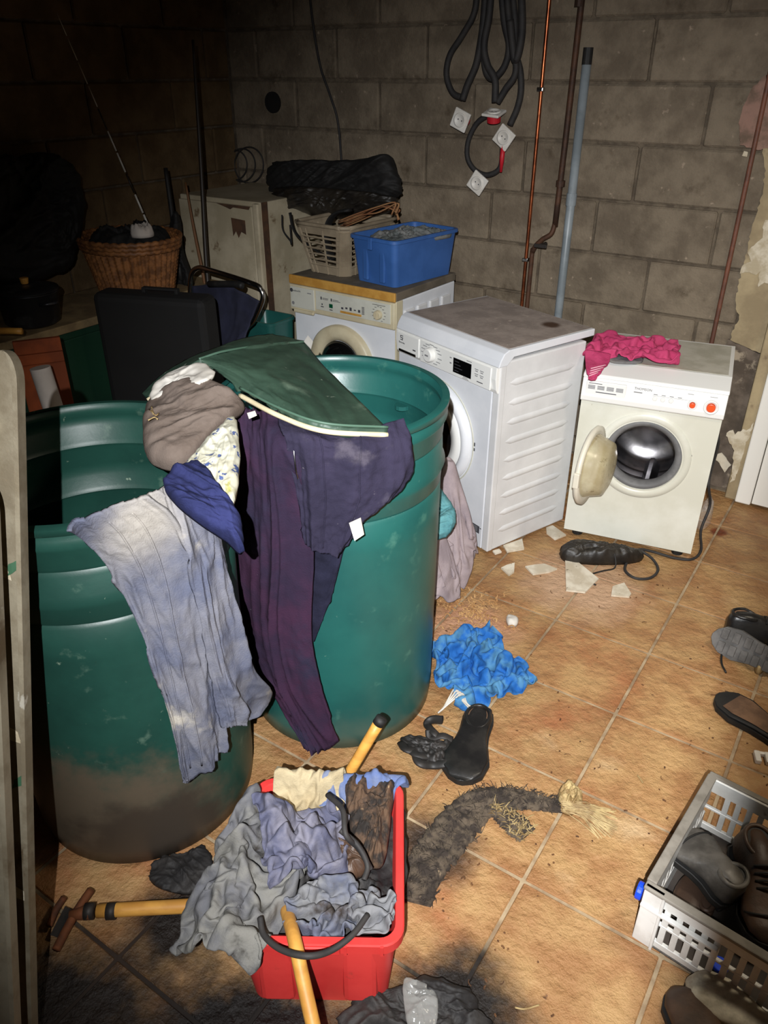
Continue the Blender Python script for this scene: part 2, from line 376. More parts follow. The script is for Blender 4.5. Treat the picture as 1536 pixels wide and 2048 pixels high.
GRID = {}
def on_sheet(key, uv, off=.001):
    G, N = GRID[key]; out = []
    for u, v in uv:
        i, j = int(round(u*(G.shape[0]-1))), int(round(v*(G.shape[1]-1))); out.append(Vector(G[i, j]+N[i, j]*off))
    return out
def sheet(name, rows, m, parent=None, nu=48, nv=60, amp=.012, freq=5, stretch=3, seed=1, fine=.003, thick=.006, ang=math.pi/2, edge=.0):
    """cloth surface through a grid of control points, with folds along its length"""
    rows = [crom(r, nu) for r in rows]; G = np.array([crom([r[i] for r in rows], nv) for i in range(nu)])   # nu,nv,3
    du = np.gradient(G, axis=0); dv = np.gradient(G, axis=1); N = np.cross(du, dv); N /= np.linalg.norm(N, axis=2)[..., None]+1e-9
    cdir = np.array(C_POS)-G
    sgn = np.sign(np.mean(np.sum(N*cdir, axis=2))); N *= sgn
    uu = np.concatenate([[0], np.cumsum(np.mean(np.linalg.norm(np.diff(G, axis=0), axis=2), axis=1))])
    vv = np.concatenate([[0], np.cumsum(np.mean(np.linalg.norm(np.diff(G, axis=1), axis=2), axis=0))])
    U, Vv = np.meshgrid(uu, vv, indexing='ij')
    d = amp*(folds(U*freq, Vv*freq, seed, stretch, ang)-.45)*2 + fine*pn(U*freq*5, Vv*freq*5, seed)+fine*pn(U*freq*12, Vv*freq*12, seed+3)*.6
    G = G+N*d[..., None]
    if edge:
        e = pn(U*18+seed, Vv*18)*edge
        G = G+dv/(np.linalg.norm(dv, axis=2)[..., None]+1e-9)*e[..., None]
    GRID[name+m] = (G, N)
    Fc = []
    for i in range(nu-1):
        for j in range(nv-1):
            a = (i*nv+j, (i+1)*nv+j, (i+1)*nv+j+1, i*nv+j+1); Fc.append(a if sgn > 0 else a[::-1])
    me = mesh(name, G.reshape(-1, 3), Fc); o = new_obj(name, me, m, parent, True)
    md = o.modifiers.new('thickness', 'SOLIDIFY'); md.thickness = thick; md.offset = -1
    return o

def heap(name, outline, m, parent=None, height=.06, normal=(0, 0, 1), amp=.02, freq=9, seed=1, nr=44, ns=150, stretch=1.5, ang=0.3,
         edge=.05, thick=.012, pw=2.2, fine=.003, drop=True):
    """crumpled cloth lying inside an outline (3-D points), bulging along normal"""
    P = crom(outline, ns, True); n = np.array(normal, float); n /= np.linalg.norm(n); c = P.mean(0)
    ax = np.cross(n, [0, 0, 1.]) if abs(n[2]) < .9 else np.array([1., 0, 0]); ax /= np.linalg.norm(ax); ay = np.cross(n, ax)
    V = []; rho = np.linspace(1/nr, 1, nr)
    d = P-c
    a_ = np.linspace(0, 2*math.pi, ns, endpoint=False)
    rad = 1+edge*pn(np.cos(a_)*4+seed*3, np.sin(a_)*4, seed)+edge*.5*pn(np.cos(a_)*11+seed, np.sin(a_)*11, seed)
    X = c[None, None]+rho[:, None, None]*(d*rad[:, None])[None]
    lx = (X-c)@ax; ly = (X-c)@ay
    prof = (1-rho**(pw*1.8))**.5
    big = folds(lx*freq*.45+seed, ly*freq*.45, seed+.5, stretch, ang); med = folds(lx*freq*1.15, ly*freq*1.15, seed, stretch*.8, ang+.25); sm = folds(lx*freq*2.6, ly*freq*2.6, seed+2, 2, ang-.4)
    lowf = .55+.45*pn(lx*freq*.3+seed, ly*freq*.3, seed)
    disp = prof[:, None]*(height*(.30+.5*lowf+.55*big) + amp*1.1*(med-.35) + amp*.35*(sm-.35)) + fine*pn(lx*freq*5, ly*freq*5, seed)
    disp = np.maximum(disp, .001)+thick
    top = X+n*disp[..., None]
    cen = top[0].mean(0)
    V = [cen]+list(top.reshape(-1, 3)); Fc = []
    for i in range(ns): Fc.append((0, 1+i, 1+(i+1) % ns))
    for j in range(nr-1):
        for i in range(ns): Fc.append((1+j*ns+i, 1+(j+1)*ns+i, 1+(j+1)*ns+(i+1) % ns, 1+j*ns+(i+1) % ns))
    base = len(V); V += list(P*.985+c*.015); V.append(c)
    for i in range(ns):
        k = 1+(nr-1)*ns; Fc.append((k+i, base+i, base+(i+1) % ns, k+(i+1) % ns)); Fc.append((base+ns, base+(i+1) % ns, base+i))
    return new_obj(name, mesh(name, V, Fc), m, parent, True)

def drape(name, m, ctr, size, rot, squeeze, hfun, z0, n=(44, 44), seed=1, puff=.02, steps=130, iters=6, thick=.004, parent=None, wave=.03, pf=7, wlen=3.0, avoid=()):
    """let a squeezed sheet of cloth fall onto a height field and settle (position based dynamics)"""
    nu, nv = n; w_, l_ = size
    u, v = np.meshgrid(np.linspace(-.5, .5, nu)*w_, np.linspace(-.5, .5, nv)*l_, indexing='ij')
    c, s = math.cos(rot), math.sin(rot)
    x = u*squeeze[0]+.012*pn(u*9+seed, v*9, seed); y = v*squeeze[1]+.012*pn(u*9+seed+40, v*9, seed)
    z = z0+wave*pn(u*wlen*3+seed*1.7, v*wlen*3, seed+.3)+wave*.6*np.sin(u/w_*2*math.pi*wlen+seed+2*pn(v*6, u*3, seed))
    p = np.stack([ctr[0]+x*c-y*s, ctr[1]+x*s+y*c, z], 2)
    du, dv = w_/(nu-1), l_/(nv-1); dd = math.hypot(du, dv)
    pf_ = puff*np.clip(folds(u*pf, v*pf, seed, 1.4, .5)*1.5-.25, 0, 1)+.004
    vel = np.zeros_like(p); dt = 1/60
    def con(A, B, L, k):
        d = B-A; ln = np.linalg.norm(d, axis=2, keepdims=True)+1e-9; q = d*(.5*k*(ln-L)/ln); A += q; B -= q
    def sweep():
        for a in (0, 1):
            m1 = (nu-a)//2; con(p[a:a+2*m1:2], p[a+1:a+2*m1:2], du, 1)
            m2 = (nv-a)//2; con(p[:, a:a+2*m2:2], p[:, a+1:a+2*m2:2], dv, 1)
            con(p[a:nu-1:2, :-1][:(nu-a)//2], p[a+1::2, 1:][:(nu-a)//2], dd, .5)
            con(p[a:nu-1:2, 1:][:(nu-a)//2], p[a+1::2, :-1][:(nu-a)//2], dd, .5)
        for a in range(3):
            A, B = p[a:-3:4], p[a+3::4]; k = min(len(A), len(B)); con(A[:k], B[:k], du*3, .12)
            A, B = p[:, a:-3:4], p[:, a+3::4]; k = min(A.shape[1], B.shape[1]); con(A[:, :k], B[:, :k], dv*3, .12)
    for st in range(steps):
        old = p.copy(); vel[..., 2] -= 9.8*dt; vel *= .96
        p += np.clip(vel*dt, -.03, .03)
        for it in range(iters):
            sweep()
            h = hfun(p[..., 0], p[..., 1])+pf_; m_ = p[..., 2] < h
            p[..., 2] = np.where(m_, np.minimum(h, p[..., 2]+.02), p[..., 2])
        h = hfun(p[..., 0], p[..., 1])+pf_+.002; m_ = (p[..., 2] < h)[..., None]
        for (ax_, ay_, ar) in avoid:
            ex, ey = p[..., 0]-ax_, p[..., 1]-ay_; er = np.hypot(ex, ey)+1e-9; kk = np.maximum(er, ar)/er
            p[..., 0] = ax_+ex*kk; p[..., 1] = ay_+ey*kk
        fr = np.where(m_, .85, 0.0); p[..., :2] = p[..., :2]*(1-fr)+old[..., :2]*fr
        vel = (p-old)/dt
    Fc = [(i*nv+j, (i+1)*nv+j, (i+1)*nv+j+1, i*nv+j+1) for i in range(nu-1) for j in range(nv-1)]
    o = new_obj(name, mesh(name, p.reshape(-1, 3), Fc), m, parent, True)
    md = o.modifiers.new('thickness', 'SOLIDIFY'); md.thickness = thick; md.offset = 0
    ms = o.modifiers.new('smooth', 'SUBSURF'); ms.levels = 1; ms.render_levels = 1
    return o

def over(hf, o, r=.012):
    """height field that also carries an already settled cloth"""
    P = np.array([v.co[:] for v in o.data.vertices]); lo = P.min(0)-.02; n_ = ((P.max(0)-lo)[:2]/r).astype(int)+4
    g = np.full((n_[0], n_[1]), -1.0); ii = ((P[:, :2]-lo[:2])/r).astype(int); np.maximum.at(g, (ii[:, 0], ii[:, 1]), P[:, 2])
    def f(x, y):
        a = np.clip(((x-lo[0])/r).astype(int), 0, n_[0]-1); b_ = np.clip(((y-lo[1])/r).astype(int), 0, n_[1]-1)
        ok = (x > lo[0]) & (y > lo[1]) & (x < lo[0]+n_[0]*r) & (y < lo[1]+n_[1]*r)
        return np.maximum(hf(x, y), np.where(ok, g[a, b_], -1))
    return f

def tub(name, m, parent, wb, lb, wt, lt, h, t=.004, cr=.03, lip=.012, lip_h=.016, n=6, sub=1):
    """open tapered crate shell with a rolled rim, centred on the origin"""
    def rr(wd, ln, z, c):
        out = []
        for (sx, sy, a0) in ((1, 1, 0), (-1, 1, 90), (-1, -1, 180), (1, -1, 270)):
            for k in range(n+1):
                a = R_(a0+90*k/n); out.append((sx*(wd/2-c)+c*math.cos(a), sy*(ln/2-c)+c*math.sin(a), z))
        return out
    rings = [rr(wb, lb, 0, cr), rr(wt, lt, h-lip_h, cr), rr(wt+2*lip, lt+2*lip, h-lip_h, cr+lip), rr(wt+2*lip, lt+2*lip, h-.003, cr+lip), rr(wt+2*lip-.005, lt+2*lip-.005, h, cr+lip),
             rr(wt-2*t+.004, lt-2*t+.004, h, cr), rr(wt-2*t, lt-2*t, h-.004, cr), rr(wb-2*t, lb-2*t, t, cr)]
    k = len(rings[0]); V = sum(rings, []); Fc = []
    for j in range(len(rings)-1):
        for i in range(k): Fc.append((j*k+i, j*k+(i+1) % k, (j+1)*k+(i+1) % k, (j+1)*k+i))
    Fc.append(tuple(range(k))[::-1]); Fc.append(tuple(range((len(rings)-1)*k, len(rings)*k)))
    o = MB().add(V, Fc).build(name, m, parent)
    for p in o.data.polygons: p.use_smooth = len(p.vertices) == 4
    o.data.set_sharp_from_angle(angle=R_(35))
    return o

def text_part(body, size, m, parent, loc, rot=(math.pi/2, 0, 0), name='lettering', sx=1.0):
    cu = bpy.data.curves.new('t', 'FONT'); cu.body = body; cu.size = size; cu.extrude = .0004; cu.resolution_u = 2
    t = bpy.data.objects.new('t', cu); COL.objects.link(t)
    dg = bpy.context.evaluated_depsgraph_get(); me = bpy.data.meshes.new_from_object(t.evaluated_get(dg))
    bpy.data.objects.remove(t); bpy.data.curves.remove(cu)
    o = new_obj(name, me, m, parent); o.location = loc; o.rotation_euler = rot; o.scale = (sx, 1, 1)
    return o
def smooth_by(o, a=40):
    for p in o.data.polygons: p.use_smooth = True
    o.data.set_sharp_from_angle(angle=R_(a)); return o

def jagged(pts, step=.012, amp=.008, seed=1):
    out = []; n = len(pts); P = [Vector(p) for p in pts]
    for i in range(n):
        a, b = P[i], P[(i+1) % n]; k = max(1, int((b-a).length/step))
        for j in range(k):
            q = a.lerp(b, j/k); e = 1 if k > 1 else 0
            q = q+Vector((amp*float(pn(q.x*60+seed, q.z*60))*e+amp*.8*float(pn(q.x*17, q.z*17+seed))*e, 0, amp*float(pn(q.x*60, q.z*60+9+seed))*e)); out.append(q)
    return out
def poly_prism(name, pts, off, m, parent=None, bevel=0):
    if name in ('plaster_skim', 'paint_flake'): pts = jagged(pts)
    if name in ('torn_tape', 'paint_blotch'): pts = jagged(pts, .004, .004)
    n = len(pts); off = Vector(off); V = [Vector(p) for p in pts]+[Vector(p)+off for p in pts]
    Fc = [tuple(range(n)), tuple(range(n, 2*n))[::-1]]+[(i, (i+1) % n, n+(i+1) % n, n+i) for i in range(n)]
    return MB().add(V, Fc).build(name, m, parent, bevel=bevel, seg=1)

# ================================================================== the room
X0, X1, Y0, Y1, ZC = -3.3, 1.2, -.20, 3.5, 2.5
floor = struct(MB().box(X0-.1, X1+.1, -1.2, Y1+.1, -.12, -.004).build('floor', 'grout'), 'terracotta tiled floor with pale grout lines', 'floor')
TS, TX, TY = .33283, -.70102, 2.49474
tiles = {}
nx0, nx1 = math.floor((X0-TX)/TS), math.ceil((X1-TX)/TS)
ny0, ny1 = math.floor((-1.1-TY)/TS), math.ceil((Y1-TY)/TS)
for i in range(nx0, nx1):
    for j in range(ny0, ny1):
        xa, xb = max(TX+i*TS+.0045, X0+.002), min(TX+(i+1)*TS-.0045, X1-.002)
        ya, yb = max(TY+j*TS+.0045, -1.1), min(TY+(j+1)*TS-.0045, Y1-.002)
        if xb-xa < .03 or yb-ya < .03: continue
        key = (round(xb-xa, 3), round(yb-ya, 3))
        if key not in tiles:
            o = MB().box(-key[0]/2, key[0]/2, -key[1]/2, key[1]/2, -.0075, 0).build('tile', 'tile', floor, bevel=.0025, seg=1); tiles[key] = o.data
        else: o = new_obj('tile', tiles[key], None, floor)
        o.location = ((xa+xb)/2, (ya+yb)/2, 0)
        o.rotation_euler = (random.uniform(-.0022, .0022), random.uniform(-.0022, .0022), random.uniform(-.002, .002))

def block_wall(parent, along, a0, a1, place, matname, offs, zmax=ZC, L_=.51, base_z=.98, H_=.2225):
    cache = {}
    kmin = -5; k = kmin
    while True:
        z0 = base_z+k*H_+.004; z1 = base_z+(k+1)*H_-.006
        z0 = max(z0, .002); z1 = min(z1, zmax-.002)
        if z0 >= zmax-.03: break
        if z1-z0 > .03:
            off = offs.get(k, (k % 2)*L_/2)
            j = math.floor((a0-off)/L_)-1
            while True:
                s0, s1 = off+j*L_+.005, off+(j+1)*L_-.005
                j += 1
                if s0 >= a1: break
                s0, s1 = max(s0, a0), min(s1, a1)
                if s1-s0 < .04: continue
                key = (round(s1-s0, 3), round(z1-z0, 3))
                if key not in cache:
                    V = MB()
                    if along == 'x': V.box(-key[0]/2, key[0]/2, -.004, .02, -key[1]/2, key[1]/2)
                    else: V.box(-.02, .004, -key[0]/2, key[0]/2, -key[1]/2, key[1]/2)
                    o = V.build('block', matname, parent, bevel=.007, seg=1); cache[key] = o.data
                else: o = new_obj('block', cache[key], None, parent)
                o.location = place((s0+s1)/2, (z0+z1)/2)
                dy = random.uniform(-.003, .003)
                o.location.y += dy if along == 'x' else 0; o.location.x += dy if along == 'y' else 0
                o.rotation_euler = (random.uniform(-.004, .004) if along == 'x' else 0, random.uniform(-.004, .004), random.uniform(-.006, .006))
        k += 1
wb = struct(MB().box(X0-.12, X1+.12, Y1+.006, Y1+.15, -.1, ZC).build('wall_back', 'mortar'), 'bare grey concrete block wall behind the washing machines', 'wall')
block_wall(wb, 'x', X0+.005, -.545, lambda s, z: (s, Y1-.004, z), 'block', {0: -.696, 1: -1.055, 2: -.814, 3: -1.064, -1: -.943, -2: -.70, -3: -.95, 4: -.81, -4: -.70, 5: -1.06})
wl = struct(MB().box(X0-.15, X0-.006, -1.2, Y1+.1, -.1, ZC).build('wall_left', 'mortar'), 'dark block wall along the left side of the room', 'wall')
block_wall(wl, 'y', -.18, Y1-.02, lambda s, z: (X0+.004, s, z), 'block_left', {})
struct(MB().box(X1, X1+.15, -1.2, Y1+.1, -.1, ZC).build('wall_right', 'plaster'), 'plain plastered wall on the right', 'wall')
struct(MB().box(X0-.15, X1+.15, -1.2, Y1+.15, ZC, ZC+.1).build('ceiling', 'ceiling'), 'plain ceiling above the room', 'ceiling')
wf = MB().box(.0795, X1, -.14, -.12, 0, ZC).box(X0, -1.15, -.14, -.12, 0, ZC).box(-1.15, .0795, -.14, -.12, 2.2, ZC)  # unseen wall added behind the camera, its edge cuts off the torch beam
struct(wf.build('added_shadow_wall', 'plaster'), 'added unseen wall whose opening is shaped to shade the right side', 'wall')
# plaster on the right end of the back wall
jag = [(1478, 560), (1470, 600), (1476, 640), (1464, 668), (1480, 690), (1470, 740), (1462, 800), (1458, 850)]
pts = [aty(x, y, 3.478) for x, y in jag]
pts = [Vector((-.60, 3.478, 2.48)), Vector((-.58, 3.478, 1.75)), Vector((-.61, 3.478, 1.55)), Vector((-.55, 3.478, 1.30))]+pts[:4]
pts += [Vector((-.545, 3.478, .70)), Vector((-.40, 3.478, .66)), Vector((-.40, 3.478, 2.48))]
poly_prism('plaster_skim', pts, (0, .02, 0), 'plaster', wb)
poly_prism('plaster_skim', [Vector((-.56, 3.482, .02)), Vector((-.56, 3.482, .70)), Vector((-.40, 3.482, .655)), Vector((-.40, 3.482, .02))], (0, .02, 0), 'dark_plaster', wb)  # darker plaster on the lower wall, top edge slanting down to the right
poly_prism('plaster_skim', [aty(x, y, 3.47) for x, y in ((1478, 230), (1500, 180), (1530, 150), (1560, 200), (1560, 290), (1515, 300), (1480, 290))], (0, .02, 0), 'pink_plaster', wb)
MB().box(-.41, -.30, 3.42, 3.505, .005, ZC-.02).build('plaster_pier', 'plaster', wb, bevel=.006)
def flake(pp, y): poly_prism('paint_flake', [aty(x, yy, y) for x, yy in pp], (0, .004, 0), 'paint_flake', wb)
flake([(1530, 440), (1522, 480), (1508, 490), (1494, 505), (1500, 520), (1482, 532), (1480, 548), (1500, 544), (1512, 550), (1520, 540), (1516, 575), (1528, 565), (1545, 570), (1600, 560), (1600, 430)], 3.472)
flake([(1452, 866), (1466, 860), (1472, 868), (1486, 858), (1494, 862), (1508, 845), (1500, 870), (1490, 890), (1480, 930), (1470, 960), (1462, 966), (1468, 900)], 3.415)
flake([(1424, 912), (1445, 905), (1460, 930), (1452, 945), (1436, 925)], 3.475)
flake([(1488, 302), (1496, 304), (1494, 314), (1484, 312)], 3.468)
# white door at the right
dr = thing('door_1', 'white plastic panel door at the right edge', 'door', (-.362, 3.40, 0)); dr['kind'] = 'structure'
MB().box(0, .065, -.01, .02, .012, 2.08).box(.065, 1.0, -.01, .02, 2.01, 2.08).box(.935, 1.0, -.01, .02, .012, 2.01).build('door_frame', 'upvc', dr, bevel=.006)
MB().box(.068, .932, .0, .018, .018, 2.005).build('door_leaf', 'upvc', dr, bevel=.003)
for z0, z1 in ((.14, .92), (1.04, 1.88)):
    MB().box(.19, .80, -.008, .001, z0, z0+.03).box(.19, .80, -.008, .001, z1-.03, z1).box(.19, .22, -.008, .001, z0+.03, z1-.03).box(.77, .80, -.008, .001, z0+.03, z1-.03).build('door_panel_moulding', 'upvc', dr, bevel=.004)
MB().box(.86, .885, -.05, -.035, .98, 1.10).box(.865, .88, -.036, .0, 1.06, 1.09).build('door_handle', 'chrome', dr, bevel=.003)

# ================================================================== pipes and cables on the back wall
YW = 3.47
p = thing('copper_pipe', 'thin copper pipe running up the block wall', 'pipe', (-1.505, YW, .02))
tube_obj('pipe', [(0, 0, 0), (.003, 0, 1.2), (.004, 0, 2.47)], .0085, 'copper', p, 10, res=8)
for z in (1.60, .9): MB().box(-.014, .014, -.010, .016, z-.008, z+.008).build('pipe_clip', 'chrome', p, bevel=.003)
p = thing('iron_pipe', 'rusty brown iron pipe with a valve beside the grey pipe', 'pipe', (-1.375, YW-.005, .02))
tube_obj('pipe', [(0, 0, 1.06), (.008, 0, 1.5), (.018, 0, 2.47)], .013, 'rust_pipe', p, 10, res=8)
tube_obj('elbow', [(0, 0, 1.08), (-.01, -.01, 1.03), (-.05, -.015, 1.0), (-.088, -.01, .95), (-.098, 0, .85), (-.10, 0, .0)], .011, 'rust_pipe', p, 10, res=30)
for z in (1.24, 1.90): MB().disc_prism((.005, 0, z-.012), .02, .024, 'z', 12).build('pipe_joint', 'rust_pipe', p)
MB().tube([(-.03, -.015, .985), (-.03, -.07, .985)], .010, 8).build('valve_stem', 'iron_black', p)
MB().box(-.06, .0, -.078, -.07, .977, .993).build('valve_handle', 'iron_black', p, bevel=.002)
p = thing('plastic_pipe', 'straight pale grey plastic pipe on the wall', 'pipe', (-1.312, YW-.006, .02))
MB().tube([(0, 0, 0), (.0, 0, 1.69)], .019, 14).build('pipe', 'grey_pipe', p, smooth=True)
MB().disc_prism((0, 0, 1.155), .0225, .05, 'z', 16).build('pipe_collar', 'grey_pipe', p)
MB().disc_prism((0, 0, 1.69), .02, .06, 'z', 16).build('pipe_end', 'rubber', p)
p = thing('brown_pipe', 'thin reddish brown pipe near the plaster corner', 'pipe', (-.615, YW, .02))
tube_obj('pipe', [(0, 0, 0), (.001, 0, 1.2), (.002, 0, 2.47)], .0095, 'redbrown_pipe', p, 10, res=6)
# bundle of dark cables ending in four sockets
W_ = lambda x, y, d=0: aty(x, y, YW-.012-d)
def cab(name, pts, r, d, parent): return tube_obj(name, [W_(x, y, d) for x, y in pts], r, 'cable', parent, 8, res=40)
cb = thing('cable_bundle', 'bundle of dark electric cables hanging high on the wall', 'cable')
cab('cable', [(955, -60), (950, 20), (925, 70), (900, 110), (893, 150), (905, 185), (925, 196)], .014, .0, cb)
cab('cable', [(975, -60), (968, 30), (962, 80), (952, 130), (935, 170), (925, 200)], .016, .015, cb)
cab('cable', [(985, -60), (978, 30), (968, 90), (975, 130), (990, 160), (990, 205)], .016, .03, cb)
cab('cable', [(1000, -60), (1008, 40), (1018, 90), (1010, 130), (990, 155), (975, 150), (968, 120), (965, 60)], .015, .01, cb)
cab('cable', [(1020, -60), (1030, 40), (1030, 100), (1040, 140), (1042, 180), (1035, 215), (1020, 250)], .015, .0, cb)
cab('cable', [(1010, -60), (1020, 60), (1032, 140), (1010, 180), (995, 205)], .015, .022, cb)
cab('cable', [(985, 225), (955, 245), (937, 280), (935, 315), (950, 340), (975, 350), (1000, 335), (1005, 290)], .012, .008, cb)
cab('cable', [(1040, -60), (1044, 60), (1030, 120), (1020, 40)], .017, .03, cb)
def socket(px, py, rot, label, tilt=0):
    c = W_(px, py, .035)
    t = thing('wall_socket', label, 'socket', c, 0, 'sockets on the hanging cables')
    t.rotation_euler = (tilt, rot, 0)
    MB().box(-.041, .041, -.006, .006, -.041, .041).build('cover_plate', 'socket', t, bevel=.004)
    MB().ring((0, -.006, 0), [(.030, 0), (.030, -.004), (.024, -.005), (.021, -.002), (.004, 0.001)], 28).build('socket_ring', 'socket', t, smooth=True)
    for s in (-1, 1): MB().disc_prism((s*.0095, -.0065, 0), .003, .002, 'y', 8).build('pin_hole', 'print', t)
    MB().disc_prism((0, .006, 0), .03, .03, 'y', 20).build('back_box', 'red_tape', t)
    return t
socket(921, 240, R_(22), 'white socket plate hanging leftmost on the cable bundle')
socket(1008, 275, R_(35), 'white socket plate above the red tag on the cables')
socket(955, 366, R_(33), 'white socket plate at the lowest end of the cables')
socket(988, 226, R_(5), 'white socket seen edge-on with a red collar', R_(-75))
tg = thing('red_plug', 'small red tag hanging under a white socket', 'tag', W_(1006, 300, .03))
MB().tube([(0, 0, .02), (0, -.004, -.03), (-.003, 0, -.09)], [.011, .011, .006], 8).build('tag_body', 'red_tape', tg, smooth=True)
# thin cable drooping on the back wall and faint wire coil
wc = tag(tube_obj('thin_cable', [aty(x, y, 3.475) for x, y in ((615, -60), (625, 40), (640, 130), (660, 190), (675, 240), (682, 310), (684, 380))], .006, 'cable', res=40), 'thin dark cable hanging down the wall above the black bag', 'cable')
wco = thing('wire_coil', 'coil of dark wire hanging on the wall above the cabinet', 'coil')
for k in range(3):
    cx, cy, rr_ = 470+k*14, 330, 30+k*3
    P = [aty(cx+rr_*.8*math.cos(a), cy+rr_*math.sin(a), 3.47-.006*k) for a in np.linspace(0, 2*math.pi, 20, endpoint=False)]
    tube_obj('wire', P, .004, 'cable', wco, 6, res=40, closed=True)
rod_hole = tag(MB().disc_prism(tuple(aty(544, 205, 3.476)), .05, .02, 'y', 20).build('wall_box', 'bag_black'), 'small round black box fixed on the dark wall', 'junction box')

# ================================================================== washing machines
def lines(parent, specs, y, m='print_soft', name='printed_mark'):
    for (x0, x1, z0, z1) in specs: MB().box(x0, x1, y-.0006, y, z0, z1).build(name, m, parent)

# --- old machine with the ochre edged worktop
wM, dM, hM = .607, .487, .87
a1 = R_(-2.6); fr = Vector((-1.786, 2.787, 0)); o1 = fr-Vector((math.cos(a1), math.sin(a1), 0))*wM
m1 = thing('washing_machine', 'old white front loader with beige panel and ochre edged worktop', 'washing machine', o1, a1, 'washing machines')
MB().box(.004, wM-.004, .015, dM, .02, .828).build('body', 'white_enamel', m1, bevel=.006)
MB().box(0, wM, .004, dM, .83, .866).build('worktop', 'dusty_dark_top', m1, bevel=.004)
MB().box(0, wM, -.008, .004, .828, .868).build('worktop_edge', 'ochre_edge', m1, bevel=.004)
cp = MB().box(0, wM, -.010, .05, .708, .826).build('control_panel', 'beige_plastic', m1, bevel=.006)
MB().box(.012, .158, -.016, -.009, .722, .818).build('detergent_drawer', 'panel_grey', m1, bevel=.003)
MB().box(.165, wM-.02, -.0125, -.0095, .733, .818).build('fascia', 'panel_grey', m1, bevel=.001)
MB().box(.03, .15, -.020, -.006, .700, .716).build('drawer_grip', 'beige_plastic', m1, bevel=.004)
FY = -.0126
text_part('Bauknecht', .0125, 'print', m1, (.024, -.0163, .797)); MB().disc_prism((.021, -.0168, .801), .009, .0006, 'y', 20).build('emblem', 'print', m1)
lines(m1, [(.118, .142, .797, .801)], -.0162, 'print_soft')
MB().disc_prism((.028, -.0168, .742), .008, .0006, 'y', 16).build('emblem', 'print_soft', m1)
MB().box(.245, .266, FY-.002, FY, .752, .770).build('display_window', 'green_window', m1, bevel=.001)
lines(m1, [(.195, .202, .782, .795), (.206, .24, .789, .791), (.206, .238, .784, .786), (.255, .262, .782, .795), (.266, .30, .789, .791), (.266, .31, .784, .786), (.195, .212, .748, .752), (.20, .206, .757, .765), (.246, .264, .741, .745)]
      + [(.315+k*.024, .327+k*.024, .757+(k % 2)*.004, .766+(k % 3)*.003) for k in range(5)] + [(.432, .446, .752+k*.006, .755+k*.006) for k in range(6)], FY, 'print')
MB().box(.31, .43, FY-.003, FY, .740, .750).build('button_strip', 'ochre_edge', m1, bevel=.001)
kn = MB().disc_prism((.525, FY-.018, .766), .019, .018, 'y', 28, .021).build('knob', 'beige_plastic', m1, bevel=.003)
MB().box(-.003+.525, .528, FY-.021, FY-.018, .748, .784).build('knob_ridge', 'beige_plastic', kn)
lines(m1, [(.525+.033*math.cos(R_(a))-.005, .525+.033*math.cos(R_(a))+.005, .768+.033*math.sin(R_(a))-.001, .768+.033*math.sin(R_(a))+.001) for a in range(-60, 250, 26)], FY, 'print')
lines(m1, [(.49, .56, .806, .808)], FY, 'print')
dcx, dcz = .295, .49
MB().ring((dcx, 0, dcz), [(.185, .016), (.185, -.006), (.176, -.016), (.140, -.022), (.118, -.010), (.112, .01)], 56).build('door_ring', 'beige_plastic', m1, smooth=True)
MB().ring((dcx, 0, dcz), [(.114, -.006), (.10, -.03), (.07, -.042), (.03, -.048), (.001, -.05)], 40).build('door_glass', 'dark_glass', m1, smooth=True)
MB().box(.455, .50, -.012, .016, dcz-.05, dcz+.05).build('door_latch', 'beige_plastic', m1, bevel=.006)
for k in range(4): MB().box(wM-.006, wM+.006, .066+k*.10, .14+k*.10, .12, .78).build('side_panel', 'white_side', m1, bevel=.006)
MB().box(wM-.004, wM+.003, .0, .05, .02, .83).build('side_post', 'beige_plastic', m1, bevel=.003)
for x in (.06, wM-.06):
    for y in (.06, dM-.06): MB().disc_prism((x, y, 0), .02, .022, 'z', 12).build('foot', 'rubber', m1)

# --- dryer in the middle, turned to the left
wM, dM, hM = .598, .445, .842
a2 = R_(-20.7); fr = Vector((-1.098, 2.401, 0)); o2 = fr-Vector((math.cos(a2), math.sin(a2), 0))*wM
m2 = thing('washing_machine', 'white front loader with black display and ribbed side standing turned beside the barrel', 'washing machine', o2, a2, 'washing machines')
MB().box(0, wM, .02, dM, .012, .80).build('body', 'white_side', m2, bevel=.006)
MB().box(0, wM-.035, .0, .024, .012, .685).build('front_panel', 'white_enamel', m2, bevel=.003)
MB().box(wM-.034, wM+.001, .002, .03, .012, .79).build('side_post', 'white_side', m2, bevel=.004)
# worktop with rounded front lip
prof = [(.479, .842), (.035, .842), (.012, .832), (-.004, .808), (-.012, .785), (.03, .785), (.06, .812), (.479, .815)]
V = [(x, y, z) for x in (-.003, wM+.003) for y, z in prof]; n = len(prof)
lid = MB().add(V, [tuple(range(n)), tuple(range(n, 2*n))[::-1]]+[(i, (i+1) % n, n+(i+1) % n, n+i) for i in range(n)]).build('worktop', 'white_enamel', m2, bevel=.003)
MB().box(.008, wM-.010, .042, .472, .842, .8432).build('worktop_laminate', 'dusty_top', m2)
pr = [(.02, .784), (-.014, .784), (-.016, .74), (-.010, .70), (-.002, .685), (.02, .685)]; n = len(pr)
V = [(x, y, z) for x in (0, wM-.004) for y, z in pr]
MB().add(V, [tuple(range(n)), tuple(range(n, 2*n))[::-1]]+[(i, (i+1) % n, n+(i+1) % n, n+i) for i in range(n)]).build('control_panel', 'panel_white', m2, bevel=.002)
FY = -.0185
MB().box(.01, .155, FY-.001, -.012, .700, .778).build('detergent_drawer', 'panel_white', m2, bevel=.003)
MB().box(.03, .14, FY-.006, FY, .702, .712).build('drawer_grip', 'chrome', m2, bevel=.002)
